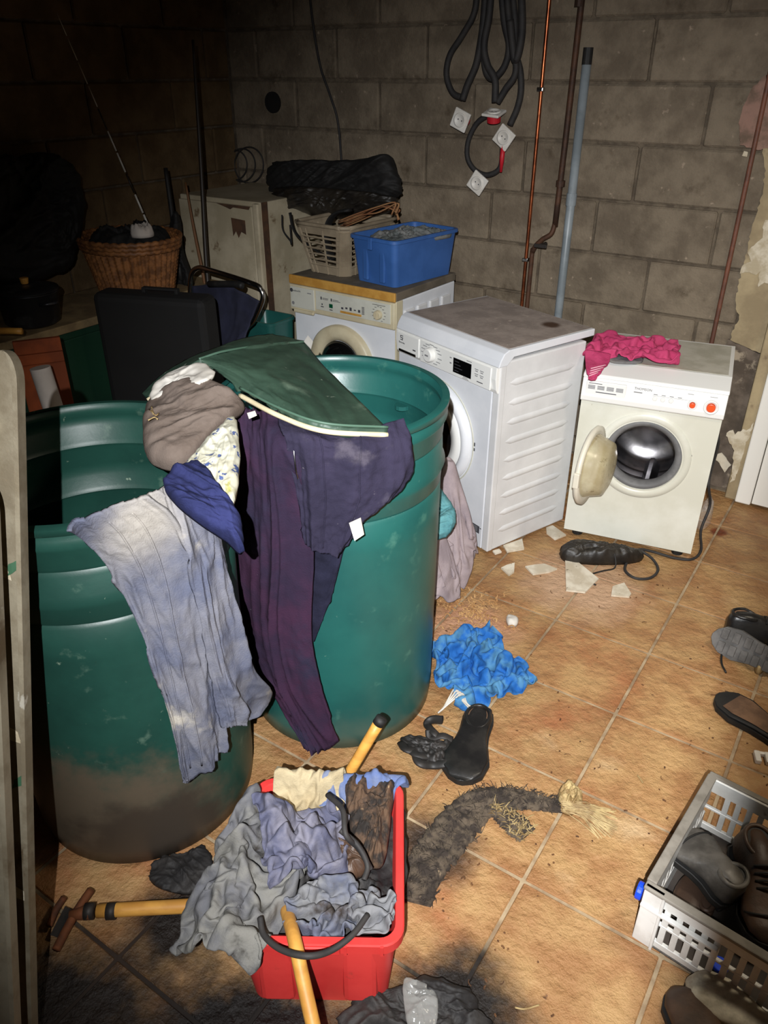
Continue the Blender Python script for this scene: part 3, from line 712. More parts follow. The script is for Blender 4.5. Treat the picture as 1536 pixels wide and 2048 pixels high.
MB().box(.165, wM-.03, FY, -.012, .694, .778).build('fascia', 'panel_white', m2, bevel=.001)
FY -= .0012
text_part('Electrolux', .0095, 'print', m2, (.026, FY-.0006, .735))
# emblem: square with curls
MB().box(.036, .054, FY-.0008, FY, .764, .767).box(.036, .039, FY-.0008, FY, .756, .767).box(.036, .054, FY-.0008, FY, .756, .759).box(.049, .052, FY-.0008, FY, .748, .759).box(.036, .052, FY-.0008, FY, .748, .751).build('emblem', 'print', m2)
lines(m2, [(.118, .136, .723, .728)], FY-.0002, 'print')
kn = MB().disc_prism((.235, FY-.024, .739), .026, .024, 'y', 32, .029).build('knob', 'panel_white', m2, bevel=.004)
MB().box(.225, .245, FY-.0252, FY-.024, .736, .742).build('knob_mark', 'print_soft', kn)
lines(m2, [(.235+.052*math.cos(R_(a))-.012, .235+.052*math.cos(R_(a))+.012, .739+.037*math.sin(R_(a))-.0012, .739+.037*math.sin(R_(a))+.0012) for a in (20, 42, 64, 90, 118, 140, 162, 185, 210, 236, 300, 325, 350)], FY, 'print_soft')
ds = MB().box(.367, .468, FY-.002, FY, .708, .764).build('display', 'display', m2, bevel=.001)
lines(m2, [(.376, .40+.01*(k % 3), .752-k*.012, .754-k*.012) for k in range(4)], FY-.0022, 'print')
lines(m2, [(.345, .356, .756, .760), (.346, .356, .735, .740), (.44, .468, .770, .7725), (.42, .455, .698, .700), (.425, .45, .703, .705)]
      + [(.486+c*.028, .506+c*.028, .752-r*.018, .7545-r*.018) for c in range(2) for r in range(2)] + [(.489+c*.028, .503+c*.028, .745-r*.018, .748-r*.018) for c in range(2) for r in range(2)], FY, 'print_soft')
lines(m2, [(.50, .532, .708, .711)], FY, 'print')
dcx, dcz = .265, .425
MB().ring((dcx, 0, dcz), [(.212, .004), (.212, -.016), (.200, -.030), (.186, -.034), (.176, -.028), (.170, -.006)], 64).build('door_ring', 'white_enamel', m2, smooth=True)
MB().ring((dcx, 0, dcz), [(.172, -.024), (.165, -.034), (.13, -.038), (.128, -.03)], 64).build('door_inner_ring', 'panel_white', m2, smooth=True)
MB().ring((dcx, 0, dcz), [(.130, -.03), (.11, -.04), (.06, -.05), (.001, -.052)], 48).build('door_glass', 'dark_glass', m2, smooth=True)
MB().ring((dcx, 0, dcz), [(.222, .001), (.222, -.003), (.216, -.003), (.214, .001)], 64).build('door_seam', 'panel_grey', m2, smooth=True)
lines(m2, [(.487, .493, .44, .455), (.487, .493, .42, .432)], -.001, 'print')
st = MB().box(.505, .548, -.0008, 0, .075, .108).build('rating_sticker', 'print', m2)
lines(m2, [(.509, .538, .081+k*.005, .083+k*.005) for k in range(5)], -.001, 'print_soft'); lines(m2, [(.551, .559, .10, .104)], -.0005, 'print')
rib = None
for k in range(9):
    z = .715-k*.0775
    if rib is None:
        b = MB(); L0, L1 = .045, .40
        prof = [(0, .0), (.005, .006), (.0065, .015), (.005, .024), (0, .030)]
        n = 10; V = []
        for i in range(n+1):
            t = i/n; y = L0+(L1-L0)*t; e = min(1, min(t, 1-t)*14)**.5
            for (h, zz) in prof: V.append((wM+h*e-.001, y, -.015+.015*(1-e)+zz*e))
        q = len(prof); b.add(V, [(i*q+j, (i+1)*q+j, (i+1)*q+j+1, i*q+j+1) for i in range(n) for j in range(q-1)])
        r = b.build('side_rib', 'white_side', m2, smooth=True); rib = r.data
    else: r = new_obj('side_rib', rib, None, m2)
    r.location = (0, 0, z)
for x in (.06, wM-.06):
    for y in (.06, dM-.06): MB().disc_prism((x, y, 0), .018, .014, 'z', 12).build('foot', 'rubber', m2)

# --- compact machine with its door open
wM, dM, hM = .501, .470, .735
a3 = R_(10.5); fr = Vector((-.405, 2.803, 0)); o3 = fr-Vector((math.cos(a3), math.sin(a3), 0))*wM
m3 = thing('washing_machine', 'compact cream front loader with open porthole and two orange knobs', 'washing machine', o3, a3, 'washing machines')
Z0 = .035; cx, cz, rH = .255, .415, .142
MB().box(0, wM, .012, .024, Z0, .05).build('plinth', 'cream_enamel', m3)
# shell open at the front
MB().box(0, .012, .012, dM, Z0, .70).box(wM-.012, wM, .012, dM, Z0, .70).box(.012, wM-.012, dM-.012, dM, Z0, .70).box(.012, wM-.012, .012, dM, Z0, Z0+.012).build('body', 'cream_enamel', m3)
# front plate with the round hole
n = 64; V = []; z0, z1 = Z0, .605
for yy in (.0, .014):
    for i in range(n):
        a = 2*math.pi*(i+.5)/n; V.append((cx+rH*math.cos(a), yy, cz+rH*math.sin(a)))
    for i in range(n):
        a = 2*math.pi*(i+.5)/n; c_, s_ = math.cos(a), math.sin(a)
        k = min(((wM-cx) if c_ > 0 else cx)/max(abs(c_), 1e-6), ((z1-cz) if s_ > 0 else cz-z0)/max(abs(s_), 1e-6))
        x, z = cx+k*c_, cz+k*s_
        V.append((x, yy, z))
def snap(V, idx):
    for cxn, czn in ((0, z0), (wM, z0), (0, z1), (wM, z1)):
        j = min(idx, key=lambda q: (V[q][0]-cxn)**2+(V[q][2]-czn)**2); V[j] = (cxn, V[j][1], czn)
snap(V, range(n, 2*n)); snap(V, range(3*n, 4*n))
Fc = []
for i in range(n):
    j = (i+1) % n
    Fc += [(i, j, n+j, n+i), (2*n+i, 3*n+i, 3*n+j, 2*n+j), (i, 2*n+i, 2*n+j, j), (n+i, n+j, 3*n+j, 3*n+i)]
MB().add(V, Fc).build('front_panel', 'cream_enamel', m3)
MB().ring((cx, 0, cz), [(.176, .002), (.174, -.004), (.150, -.003), (.141, .004), (.140, .03)], 64).build('porthole_rim', 'cream_enamel', m3, smooth=True)
MB().ring((cx, 0, cz), [(.1405, .006), (.136, .002), (.124, .006), (.116, .016), (.114, .035), (.122, .055), (.13, .07)], 64).build('gasket', 'gasket', m3, smooth=True)
dm = MB().ring((cx, 0, cz), [(.120, .055), (.125, .06), (.128, .068), (.165, .075), (.185, .09), (.19, .12), (.19, .34), (.17, .37), (.10, .38), (.001, .385)], 64).build('drum', 'steel', m3, smooth=True)
for k in range(3):
    a = R_(-80+120*k); b = MB(); V = []
    for y in (.10, .34):
        for da, rr_ in ((-.16, .188), (-.05, .155), (.05, .155), (.16, .188)): V.append((cx+rr_*math.cos(a+da), y, cz+rr_*math.sin(a+da)))
    b.add(V, [(0, 1, 5, 4), (1, 2, 6, 5), (2, 3, 7, 6), (0, 3, 2, 1), (4, 5, 6, 7)]); b.build('drum_paddle', 'steel', dm)
for y in (.14, .20, .26): MB().ring((cx, y, cz), [(.1895, 0), (.185, .004), (.1895, .008)], 48).build('drum_ridge', 'steel', dm, smooth=True)
# control panel, sloping lid
pr = [(.0, .605), (-.012, .612), (-.014, .63), (-.004, .695), (.004, .700), (.05, .700), (.05, .605)]; n = len(pr)
V = [(x, y, z) for x in (-.003, wM+.003) for y, z in pr]
MB().add(V, [tuple(range(n)), tuple(range(n, 2*n))[::-1]]+[(i, (i+1) % n, n+(i+1) % n, n+i) for i in range(n)]).build('control_panel', 'panel_white', m3, bevel=.003)
pr = [(-.002, .702), (.006, .712), (.085, .733), (.095, .736), (dM+.004, .738), (dM+.004, .700), (.0, .700)]; n = len(pr)
V = [(x, y, z) for x in (-.004, wM+.004) for y, z in pr]
MB().add(V, [tuple(range(n)), tuple(range(n, 2*n))[::-1]]+[(i, (i+1) % n, n+(i+1) % n, n+i) for i in range(n)]).build('lid', 'panel_white', m3, bevel=.004)
MB().box(.010, wM-.010, .10, dM-.012, .7375, .7392).build('lid_top', 'dusty_lid', m3)
sl = math.atan2(.010, .065)      # slope of the panel face
def py_(z): return -.014+(z-.63)*(.010/.065)
dwr = MB().box(.012, .158, -.0125, -.001, .628, .69).build('detergent_drawer', 'panel_white', m3, bevel=.003)
lines(m3, [(.02+c*.034, .046+c*.034, .672-r*.004, .6745-r*.004) for c in range(4) for r in range(4)], -.013, 'print_soft')
lines(m3, [(.022, .07, .681, .683), (.05, .125, .648, .651)], -.013, 'print')
text_part('THOMSON', .0125, 'print', m3, (.185, py_(.682)-.001, .678), (math.pi/2-sl, 0, 0)); lines(m3, [(.185, .215, .667, .6705)], py_(.667)-.0006, 'print_soft')
for k in range(3): MB().disc_prism((.262+k*.028, py_(.655)-.006, .655), .0085, .008, 'y', 16).build('push_button', 'panel_white', m3, bevel=.002)
lines(m3, [(.255+k*.028, .269+k*.028, .668, .6705) for k in range(4)]+[(.252, .40, .664, .6648), (.37, .39, .688, .6895), (.445, .47, .688, .6895)], py_(.67)-.0004, 'print_soft')
for kx, kr in ((.392, .017), (.455, .026)):
    k_ = MB().ring((kx, py_(.652), .652), [(kr, .004), (kr, -.006), (kr*.86, -.009), (kr*.70, -.004)], 32).build('knob_ring', 'panel_white', m3, smooth=True)
    MB().disc_prism((kx, py_(.652)-.012, .651), kr*.58, .014, 'y', 28, kr*.62).build('knob', 'orange_knob', k_, bevel=.002)
for z, s in ((.45, 1), (.43, 1.6), (.41, .7)): MB().disc_prism((.425-.002*s, -.001, z), .005*s**.5, .004, 'y', 10).build('latch_hole', 'print', m3)
# open porthole door
hx, hz = .108, .415
da = R_(99)
dp = bpy.data.objects.new('porthole_door', None); COL.objects.link(dp); dp.parent = m3; dp.location = (hx, -.012, hz); dp.rotation_euler = (0, 0, -da)
MB().ring((.142, 0, 0), [(.105, -.004), (.112, -.012), (.140, -.014), (.150, -.006), (.150, .006), (.105, .006)], 56, close=True).build('door_frame', 'door_frame', dp, smooth=True)
MB().ring((.142, 0, 0), [(.122, .006), (.112, .03), (.100, .066), (.075, .076), (.03, .08), (.001, .08)], 48).build('door_bowl', 'door_plastic', dp, smooth=True)
MB().box(.275, .298, -.012, .01, -.03, .03).build('door_handle', 'door_frame', dp, bevel=.004)
MB().box(-.014, .016, -.012, .014, .03, .055).box(-.014, .016, -.012, .014, -.055, -.03).build('hinge', 'chrome', dp, bevel=.002)
for x in (.05, wM-.05):
    for y in (.05, dM-.06): MB().disc_prism((x, y, 0), .022, .036, 'z', 12).build('foot', 'rubber', m3)

# ================================================================== barrels
BA, BB = (-1.36, .885), (-1.136, 1.474)
def barrel(c, rb, rt, h, matname, label, drop=0):
    t = thing('barrel', label, 'barrel', (c[0], c[1], 0), R_(20), 'open plastic barrels')
    zs = [(0, rb-.012), (.012, rb), (.30, rb+.004)]
    def outer(z): return rb+(rt-rb)*min(1, z/h)
    prof = [(rb-.02, 0.0), (rb-.004, .008), (outer(.06), .06)]
    for k in range(1, 10): prof.append((outer(h*.075*k), h*.075*k))
    for (z, dr) in ((h-.24, 0), (h-.232, -.007), (h-.222, 0), (h-.19, .002), (h-.175, .009), (h-.160, .002), (h-.115, 0), (h-.105, -.006), (h-.095, 0), (h-.055, .003), (h-.045, .010), (h-.032, .004), (h-.022, .002), (h-.016, .012), (h-.002, .013), (h, .006)):
        prof.append((outer(z)+dr, z))
    inner = [(r-.010, z) for r, z in prof[::-1][1:-3]]
    prof += [(rt-.006, h)]+inner+[(rb-.02, .06), (rb-.05, .02), (.001, .018)]
    prof = [(.001, 0.0)]+prof
    o = MB().ring((0, 0, 0), prof, 96, 'z').build('shell', matname, t, smooth=True)
    o.data.set_sharp_from_angle(angle=R_(60))
    return t
barrel(BA, .282, .302, .985, 'barrel_dark', 'dark green plastic barrel with dusty lower half beside the ladder')
bB = barrel(BB, .278, .287, .985, 'barrel_teal', 'teal plastic barrel standing in front of the white dryer')
for a in (-35, 60, 150): MB().disc_prism((.268*math.cos(R_(a)), .268*math.sin(R_(a)), .86), .022, .012, 'z', 14).build('moulded_boss', 'barrel_teal', bB)

cA = lambda x, y, o=.035: cyl(x, y, BA, .302+o)
cB = lambda x, y, o=.05: cyl(x, y, BB, .290+o)
# grey work trousers over the dark barrel
gt = thing('work_trousers', 'faded grey blue work trousers draped over the dark barrel', 'trousers', (-1.15, .72, 0))
def un(o, parent): o.matrix_parent_inverse = Matrix.Translation(parent.location).inverted() if parent.rotation_euler.z == 0 else parent.matrix_basis.inverted(); return o
rows = [[at(140, 1058, 1.022), at(190, 1034, 1.025), at(245, 1012, 1.027), at(295, 994, 1.027), at(350, 966, 1.027)],
        [cA(168, 1086, .045), cA(235, 1082, .045), cA(290, 1064, .05), cA(350, 1044, .05), cA(420, 1042, .05)],
        [cA(215, 1140, .03), cA(275, 1150), cA(325, 1150, .04), cA(385, 1150, .045), cA(460, 1150, .05)],
        [cA(260, 1220, .03), cA(305, 1240), cA(345, 1250, .045), cA(395, 1250, .045), cA(455, 1252, .04)],
        [cA(304, 1322, .03), cA(332, 1338), cA(366, 1345, .045), cA(405, 1345, .045), cA(450, 1345, .04)],
        [cA(340, 1436, .03), cA(360, 1450), cA(388, 1458, .045), cA(420, 1450, .045), cA(452, 1440, .04)],
        [cA(364, 1552, .03), cA(380, 1564), cA(404, 1552, .045), cA(428, 1532, .045), cA(450, 1504, .04)]]
un(sheet('cloth', rows, 'denim_grey', gt, 70, 110, .016, 8, 7, 3, .002, .008, edge=.004), gt)
for u_ in (.52, .30): un(MB().tube(on_sheet('clothdenim_grey', [(u_+.0*k, .06+.9*k/60) for k in range(61)], .0005), .0022, 6).build('seam', 'denim_grey', gt, smooth=True), gt)
leg2 = [[at(330, 978, 1.03), at(372, 978, 1.03), at(420, 1030, 1.0)], [cA(362, 1072, .055), cA(405, 1070, .06), cA(446, 1088, .06)], [cA(386, 1170, .055), cA(425, 1170, .062), cA(464, 1170, .06)],
        [cA(408, 1270, .055), cA(445, 1270, .065), cA(486, 1268, .06)], [cA(428, 1370, .055), cA(468, 1368, .065), cA(512, 1345, .06)], [cA(440, 1420, .055), cA(484, 1415, .065), cA(541, 1390, .06)], [cA(452, 1462, .055), cA(488, 1452, .065), cA(522, 1430, .06)]]
un(sheet('front_leg', leg2, 'denim_grey', gt, 44, 100, .014, 9, 7, 6, .002, .008, edge=.003), gt)
# purple black trousers over the teal barrel
pt = thing('dark_trousers', 'dark purple trousers hanging down the teal barrel almost to the floor', 'trousers', (-1.05, 1.2, 0))
rows = [[at(468, 826, 1.02), at(500, 814, 1.03), at(540, 818, 1.03), at(590, 826, 1.03)],
        [cB(462, 890, .03), cB(500, 890, .045), cB(545, 892, .05), cB(600, 900, .05)],
        [cB(466, 1000, .03), cB(510, 1000, .045), cB(560, 1000, .05), cB(615, 1010, .05)],
        [cB(471, 1120, .03), cB(520, 1120, .045), cB(570, 1120, .05), cB(625, 1115, .05)],
        [cB(480, 1250, .03), cB(530, 1250, .045), cB(575, 1255, .05), cB(620, 1275, .05)],
        [cB(520, 1362, .03), cB(560, 1372, .045), cB(600, 1375, .05), cB(642, 1385, .05)],
        [cB(606, 1500, .04), cB(628, 1507, .045), cB(652, 1505, .05), cB(676, 1490, .05)]]
un(sheet('cloth', rows, 'purple_cloth', pt, 60, 110, .016, 8, 7, 5, .002, .008, edge=.003), pt)
dk = thing('dark_pocket_cloth', 'narrow dark navy cloth tapering to a point under the jacket', 'cloth', (-1.0, 1.2, 0))
rows = [[cB(585, 1000, .02), cB(640, 1020, .02), cB(695, 1060, .02)], [cB(595, 1100, .02), cB(640, 1110, .02), cB(684, 1112, .02)],
        [cB(600, 1190, .02), cB(635, 1195, .02), cB(664, 1188, .02)], [cB(606, 1283, .02), cB(618, 1288, .02), cB(628, 1285, .02)]]
un(sheet('cloth', rows, 'dark_cloth', dk, 30, 50, .008, 9, 4, 8, .002, .006), dk)
jk = thing('jacket', 'dark navy jacket hung over the rim of the teal barrel', 'jacket', (-.95, 1.2, 0))
rows = [[at(556, 812, 1.045), at(620, 836, 1.03), at(690, 860, 1.02), at(752, 848, 1.02), at(806, 838, 1.015)],
        [cB(566, 862, .06), cB(630, 880, .06), cB(690, 896, .06), cB(758, 888, .055), cB(822, 890, .045)],
        [cB(578, 930, .065), cB(635, 940, .065), cB(690, 945, .065), cB(752, 945, .06), cB(822, 950, .05)],
        [cB(590, 990, .065), cB(640, 1000, .07), cB(690, 1005, .07), cB(742, 1000, .06), cB(786, 1000, .05)],
        [cB(600, 1050, .065), cB(640, 1062, .07), cB(672, 1068, .07), cB(705, 1060, .06), cB(730, 1035, .05)],
        [cB(608, 1092, .065), cB(640, 1102, .07), cB(664, 1106, .07), cB(686, 1104, .06), cB(712, 1072, .05)]]
un(sheet('cloth', rows, 'jacket_cloth', jk, 80, 90, .018, 7, 3.2, 12, .0035, .008, edge=.006), jk)
un(MB().tube(on_sheet('clothpurple_cloth', [(.93, .10+.26*k/30) for k in range(31)], .001), .0022, 6).build('zip', 'chrome', pt, smooth=True), pt)
for u_ in (.30, .62): un(MB().tube(on_sheet('clothjacket_cloth', [(u_, .05+.9*k/40) for k in range(41)], .0004), .0018, 6).build('seam', 'jacket_cloth', jk, smooth=True), jk)
tl = [cB(x, y, .086) for x, y in ((698, 1046), (720, 1036), (727, 1070), (709, 1082))]
un(poly_prism('label_tag', tl, (0, .003, 0), 'offwhite_cloth', jk), jk)
un(poly_prism('patch', [cB(x, y, .09) for x, y in ((494, 826), (508, 822), (512, 832), (498, 838))], (0, .003, 0), 'offwhite_cloth', jk), jk)
# brown grey cushion, white cloth, floral cloth and navy roll lying between the barrels
def O(pp): return [at(x, y, z) for x, y, z in pp]
nrm = tuple((C_POS-at(390, 860, 1.0)).normalized()*.6+Vector((0, 0, 1))*.6)
bc = tag(heap('floppy_hat', O([(300, 812, 1.02), (287, 868, 1.0), (298, 925, .97), (345, 946, .96), (390, 928, .97), (425, 882, 1.0), (465, 845, 1.02), (490, 820, 1.03), (455, 786, 1.06), (400, 768, 1.07), (345, 780, 1.06)]), 'brown_grey_cloth',
             height=.06, normal=nrm, amp=.010, freq=9, seed=4, pw=4, edge=.02, stretch=2.5), 'brown grey felt hat slumped between the two barrels', 'hat')
for k, pp in enumerate(([(306, 852), (318, 864), (324, 860)], [(304, 874), (316, 868), (322, 872)], [(310, 846), (314, 862)])):
    tube_obj('straw_bit', [at(x, y, 1.0)+Vector(nrm)*.065 for x, y in pp], .0016, 'straw', bc, 5, res=8)
tag(heap('white_cloth', O([(303, 806, 1.04), (310, 775, 1.06), (345, 752, 1.07), (398, 733, 1.09), (430, 752, 1.09), (400, 776, 1.08), (345, 790, 1.06)]), 'offwhite_cloth', height=.02, normal=nrm, amp=.006, seed=7, nr=16, ns=60), 'off-white cloth showing between the hat and the green cushion', 'cloth')
tag(heap('floral_cloth', O([(470, 842, 1.04), (430, 868, 1.035), (385, 920, 1.025), (368, 952, 1.02), (415, 968, 1.01), (442, 1000, 1.0), (470, 1008, 1.0), (480, 920, 1.02)]), 'floral_cloth', height=.025, normal=nrm, amp=.014, freq=12, seed=9, stretch=2.5, ang=1.0), 'white cloth with blue floral print bunched beside the dark trousers', 'cloth')
tag(heap('navy_cloth', O([(328, 972, 1.03), (362, 938, 1.035), (405, 936, 1.03), (442, 985, 1.01), (478, 1035, .98), (488, 1098, .94), (478, 1110, .93), (452, 1086, .95), (398, 1050, .99), (350, 1010, 1.02)]), 'navy_cloth', height=.05, normal=nrm, amp=.012, freq=10, seed=3, stretch=4, ang=-.7, pw=3), 'rolled royal navy cloth over the waist of the grey trousers', 'cloth')
# green chair cushion on top
gc = thing('seat_cushion', 'dark green vinyl seat cushion lying across the barrel opening', 'cushion', (-1.25, 1.35, 0))
rows = [O([(398, 718, 1.11), (450, 702, 1.11), (530, 690, 1.08), (612, 683, 1.035)]), O([(412, 730, 1.10), (490, 735, 1.10), (580, 742, 1.07), (650, 735, 1.025)]),
        O([(440, 750, 1.08), (530, 780, 1.075), (620, 800, 1.05), (708, 790, 1.015)]), O([(480, 777, 1.065), (560, 818, 1.055), (650, 848, 1.04), (776, 856, 1.012)])]
un(sheet('front_panel', rows, 'green_vinyl', gc, 50, 50, .005, 5, 2, 4, .001, .022), gc)
un(tube_obj('piping', rows[0], .003, 'green_piping', gc, 8, res=40), gc); un(tube_obj('piping', [p+Vector((0, 0, .002)) for p in rows[-1]], .003, 'green_piping', gc, 8, res=40), gc)
un(tube_obj('lining_edge', [p+Vector((0, -.002, -.016)) for p in rows[-1]], .006, 'cream_lining', gc, 8, res=40), gc)
back = [O([(284, 787, 1.02), (330, 742, 1.05), (400, 706, 1.09), (500, 672, 1.08), (560, 670, 1.06), (614, 683, 1.03)]), O([(296, 790, 1.03), (345, 756, 1.06), (398, 718, 1.11), (490, 695, 1.10), (560, 686, 1.07), (612, 683, 1.035)])]
un(sheet('back_panel', back, 'green_vinyl', gc, 60, 14, .003, 5, 2, 4, .001, .016), gc)
un(tube_obj('lining_edge', [p+Vector((.004, -.006, -.012)) for p in back[1][:3]], .007, 'cream_lining', gc, 8, res=20), gc)
un(poly_prism('care_tag', O([(608, 684, 1.04), (616, 672, 1.05), (626, 684, 1.05), (622, 699, 1.04)]), (0, 0, .002), 'offwhite_cloth', gc), gc)

# ================================================================== clothes between the barrel and the dryer
def O2(pp, d): return [atd(x, y, d) for x, y in pp]
toC = lambda p: tuple((C_POS-p).normalized())
pc1, pc2 = at(895, 1165, 0), at(884, 1228, 0)
def pile(cx, cy, hh, slope, wob=.06, sd=1):
    def f(x, y):
        r = np.hypot(x-cx, y-cy)*(1+wob*3*pn(x*7+sd, y*7, sd)); return np.maximum(0, hh-slope*np.maximum(0, r-.02))
    return f
ph1 = pile(pc1.x-.02, pc1.y, (.50), 4.0, .05, 1); ph2 = pile(pc2.x-.07, pc2.y-.0, .40, 3.2, .05, 2)
both = lambda x, y: np.maximum(ph1(x, y), ph2(x, y))
k1 = tag(drape('grey_blanket', 'lilac_cloth', (pc1.x-.02, pc1.y), (.54, .54), R_(20), (.5, .5), ph1, .60, (60, 60), 41, .03, 150, 6, .005, wave=.03, pf=8, avoid=((BB[0], BB[1], .305),)), 'lilac grey blanket slumped against the dryer front', 'blanket')
k2 = tag(drape('grey_trousers', 'lilac_cloth', (pc2.x-.07, pc2.y), (.44, .48), R_(50), (.5, .5), over(both, k1), .48, (56, 60), 43, .03, 150, 6, .005, wave=.03, pf=8, avoid=((BB[0], BB[1], .305),)), 'lilac grey trousers crumpled down to the floor behind the barrel', 'trousers')
tag(heap('teal_cloth', O2([(862, 962), (885, 982), (904, 1008), (912, 1032), (902, 1064), (874, 1080), (852, 1060), (848, 980)], 2.47), 'teal_cloth', height=.05, normal=toC(atd(885, 1020, 2.4)), amp=.035, freq=9, seed=22, stretch=2, pw=2), 'pale teal cloth tucked behind the barrel on the blanket', 'cloth')
tag(tube_obj('red_tab', [at(908, 1178, .03), at(912, 1190, .015), at(916, 1196, .006)], [.004, .006, .005], 'red_tape', None, 8, res=8), 'tiny red tab on the floor beside the grey trousers', 'tab')

# blue shirt
Z = .0
bsc = at(948, 1345, 0)
flat = lambda x, y: 0*x
bs = drape('blue_shirt', 'blue_cloth', (bsc.x, bsc.y), (.46, .54), R_(58), (.56, .54), flat, .09, (56, 62), 6, .07, 130, 6, .004, wave=.04, pf=9, avoid=((BB[0], BB[1], .292),))
tag(bs, 'crumpled bright blue garment lying on the floor tiles', 'shirt')
for k in range(4):
    tube_obj('white_cord', [at(885-k*3, 1420+k*2, .02), at(900+k*3, 1392+k*2, .05), at(910+k*5, 1378+k*3, .055), at(922+k*4, 1398+k*3, .05), at(940+k*3, 1418, .035)], .0026, 'offwhite_cloth', bs, 6, res=20)

# ================================================================== ladder at the left edge
ld = thing('metal_ladder', 'dusty galvanised metal ladder leaning at the left edge', 'ladder', (0, 0, 0))
def rail(b, t, side, wd=.055, dp=.028):
    b, t = Vector(b), Vector(t); ax = (t-b).normalized(); sv = (side-ax*side.dot(ax)).normalized(); nv = ax.cross(sv).normalized()
    if nv.dot(C_POS-b) < 0: nv = -nv
    L = (t-b).length; out = MB(); prof = [(-wd/2, 0), (-wd/2, dp), (-wd/2+.006, dp), (-wd/2+.010, .010), (wd/2-.012, .010), (wd/2-.008, dp), (wd/2, dp), (wd/2, 0)]
    n = 16; V = []
    st = [0, L-.05]+[L-.05+.05*math.sin(k/8*math.pi/2) for k in range(1, 9)]
    for s in st:
        e = 1 if s <= L-.05 else math.sqrt(max(0.0, 1-((s-(L-.05))/.05)**2))*.85+.15
        for (x, d) in prof: V.append(b+ax*s+sv*(x*e)+nv*d)
    q = len(prof); Fc = [(i*q+j, i*q+(j+1) % q, (i+1)*q+(j+1) % q, (i+1)*q+j) for i in range(len(st)-1) for j in range(q)]
    Fc += [tuple(range(q))[::-1], tuple(range((len(st)-1)*q, len(st)*q))]
    return out.add(V, Fc), ax, sv, nv, L
rb0, rt0 = at(50, 2130, 0.0), at(14, 700, 1.31)
side = C_RT
mb, ax, sv, nv, LL = rail(rb0, rt0, side); mb.build('stile', 'galv', ld, bevel=.002, seg=1)
mb2, *_ = rail(rb0-sv*.34, rt0-sv*.34, side); mb2.build('stile', 'galv', ld, bevel=.002, seg=1)
mb3, *_ = rail(at(18, 2130, .16), at(-34, 960, 1.14), side, .05, .024); mb3.build('stile', 'galv', ld, bevel=.002, seg=1)
for k in range(1, 6):
    c = rb0+ax*(.25*k)+nv*.012; MB().tube([c-sv*.325, c-sv*.015], .014, 10).build('rung', 'galv', ld, smooth=True)
for s in (.62, 1.02):
    c = rb0+ax*s+nv*.03+sv*.002
    c = rb0+ax*s+nv*.0105; poly_prism('torn_tape', [c+sv*.015, c+sv*.016+ax*.016, c-sv*.002+ax*.008, c-sv*.004-ax*.012], nv*.0008, 'galv_green', ld)
for s, q_ in ((.70, .0), (1.0, -.01), (.38, .004)):
    c = rb0+ax*s+nv*.0105+sv*q_; poly_prism('paint_blotch', [c+sv*.012, c+ax*.02+sv*.008, c+ax*.03-sv*.008, c-sv*.012+ax*.008], nv*.0006, 'paint_flake', ld)

# ================================================================== red crate and its contents
RC = (at(512, 1555, .25)+at(800, 1560, .25)+at(812, 1892, .25)+at(455, 1884, .25))/4
rc = thing('red_crate', 'bright red plastic storage crate full of rags', 'crate', (RC.x, RC.y, 0), R_(32.5))
tub('shell', 'red_plastic', rc, .285, .335, .318, .372, .25, .005, .03, .014, .026)
for x in (-.085, .085): MB().box(x-.036, x+.036, -.184, -.158, .02, .222).build('front_rib', 'red_plastic', rc, bevel=.012)
MB().box(-.05, .05, -.206, -.199, .226, .248).build('grip', 'red_plastic', rc, bevel=.003)
for x in (-.12, -.03, .06, .13): MB().box(x-.003, x+.003, -.203, -.196, .222, .249).build('rim_web', 'red_plastic', rc)
Zr = .27
def HR(name, pp, m, label, cat, **kw): return tag(heap(name, [at(x, y, z) for x, y, z in pp], m, **kw), label, cat)
HR('dark_filling', [(520, 1600, .15), (780, 1590, .15), (785, 1850, .15), (520, 1850, .15)], 'black_cloth', 'black rags filling the bottom of the red crate', 'rag', height=.03, amp=.03, freq=10, seed=40)
HR('burnt_clump', [(700, 1575, .22), (785, 1570, .23), (782, 1640, .22), (768, 1730, .20), (735, 1735, .18), (705, 1690, .19), (692, 1620, .20)], 'burnt', 'charred brown clump of matted cloth inside the red crate', 'cloth', height=.05, amp=.035, freq=14, seed=43, stretch=3, ang=1.5)
HR('brown_shoe_piece', [(655, 1690, .19), (700, 1690, .19), (735, 1740, .19), (700, 1765, .19), (650, 1750, .19)], 'leather_brown', 'scrap of brown leather under the cable in the crate', 'leather', height=.03, amp=.02, seed=44)
_rc, _rs = math.cos(R_(32.5)), math.sin(R_(32.5))
def crate_h(x, y):
    dx, dy = x-RC.x, y-RC.y; lx, ly = dx*_rc+dy*_rs, -dx*_rs+dy*_rc
    ox, oy = np.abs(lx)-.159, np.abs(ly)-.186
    inside = (ox < -.0) & (oy < -.0); dout = np.maximum(np.maximum(ox-.016, oy-.016), 0)
    din = -np.maximum(ox, oy)
    h = np.where(inside, np.maximum(.20, .258-din*3.0), np.where(lx < -.1, .262-dout*1.5, .258-dout*4.5))
    return np.maximum(h, 0)
def drop(name, m, px, py, zz, label, cat, size, rot, sq, hf=crate_h, **kw):
    c_ = at(px, py, zz); return tag(drape(name, m, (c_.x, c_.y), size, R_(rot), sq, hf, zz+.10, **kw), label, cat)
drop('jeans', 'jeans', 725, 1552, .28, 'piece of blue jeans hanging over the crate corner', 'jeans', (.30, .20), 30, (.62, .62), n=(44, 34), seed=21, puff=.035, pf=10, wave=.03)
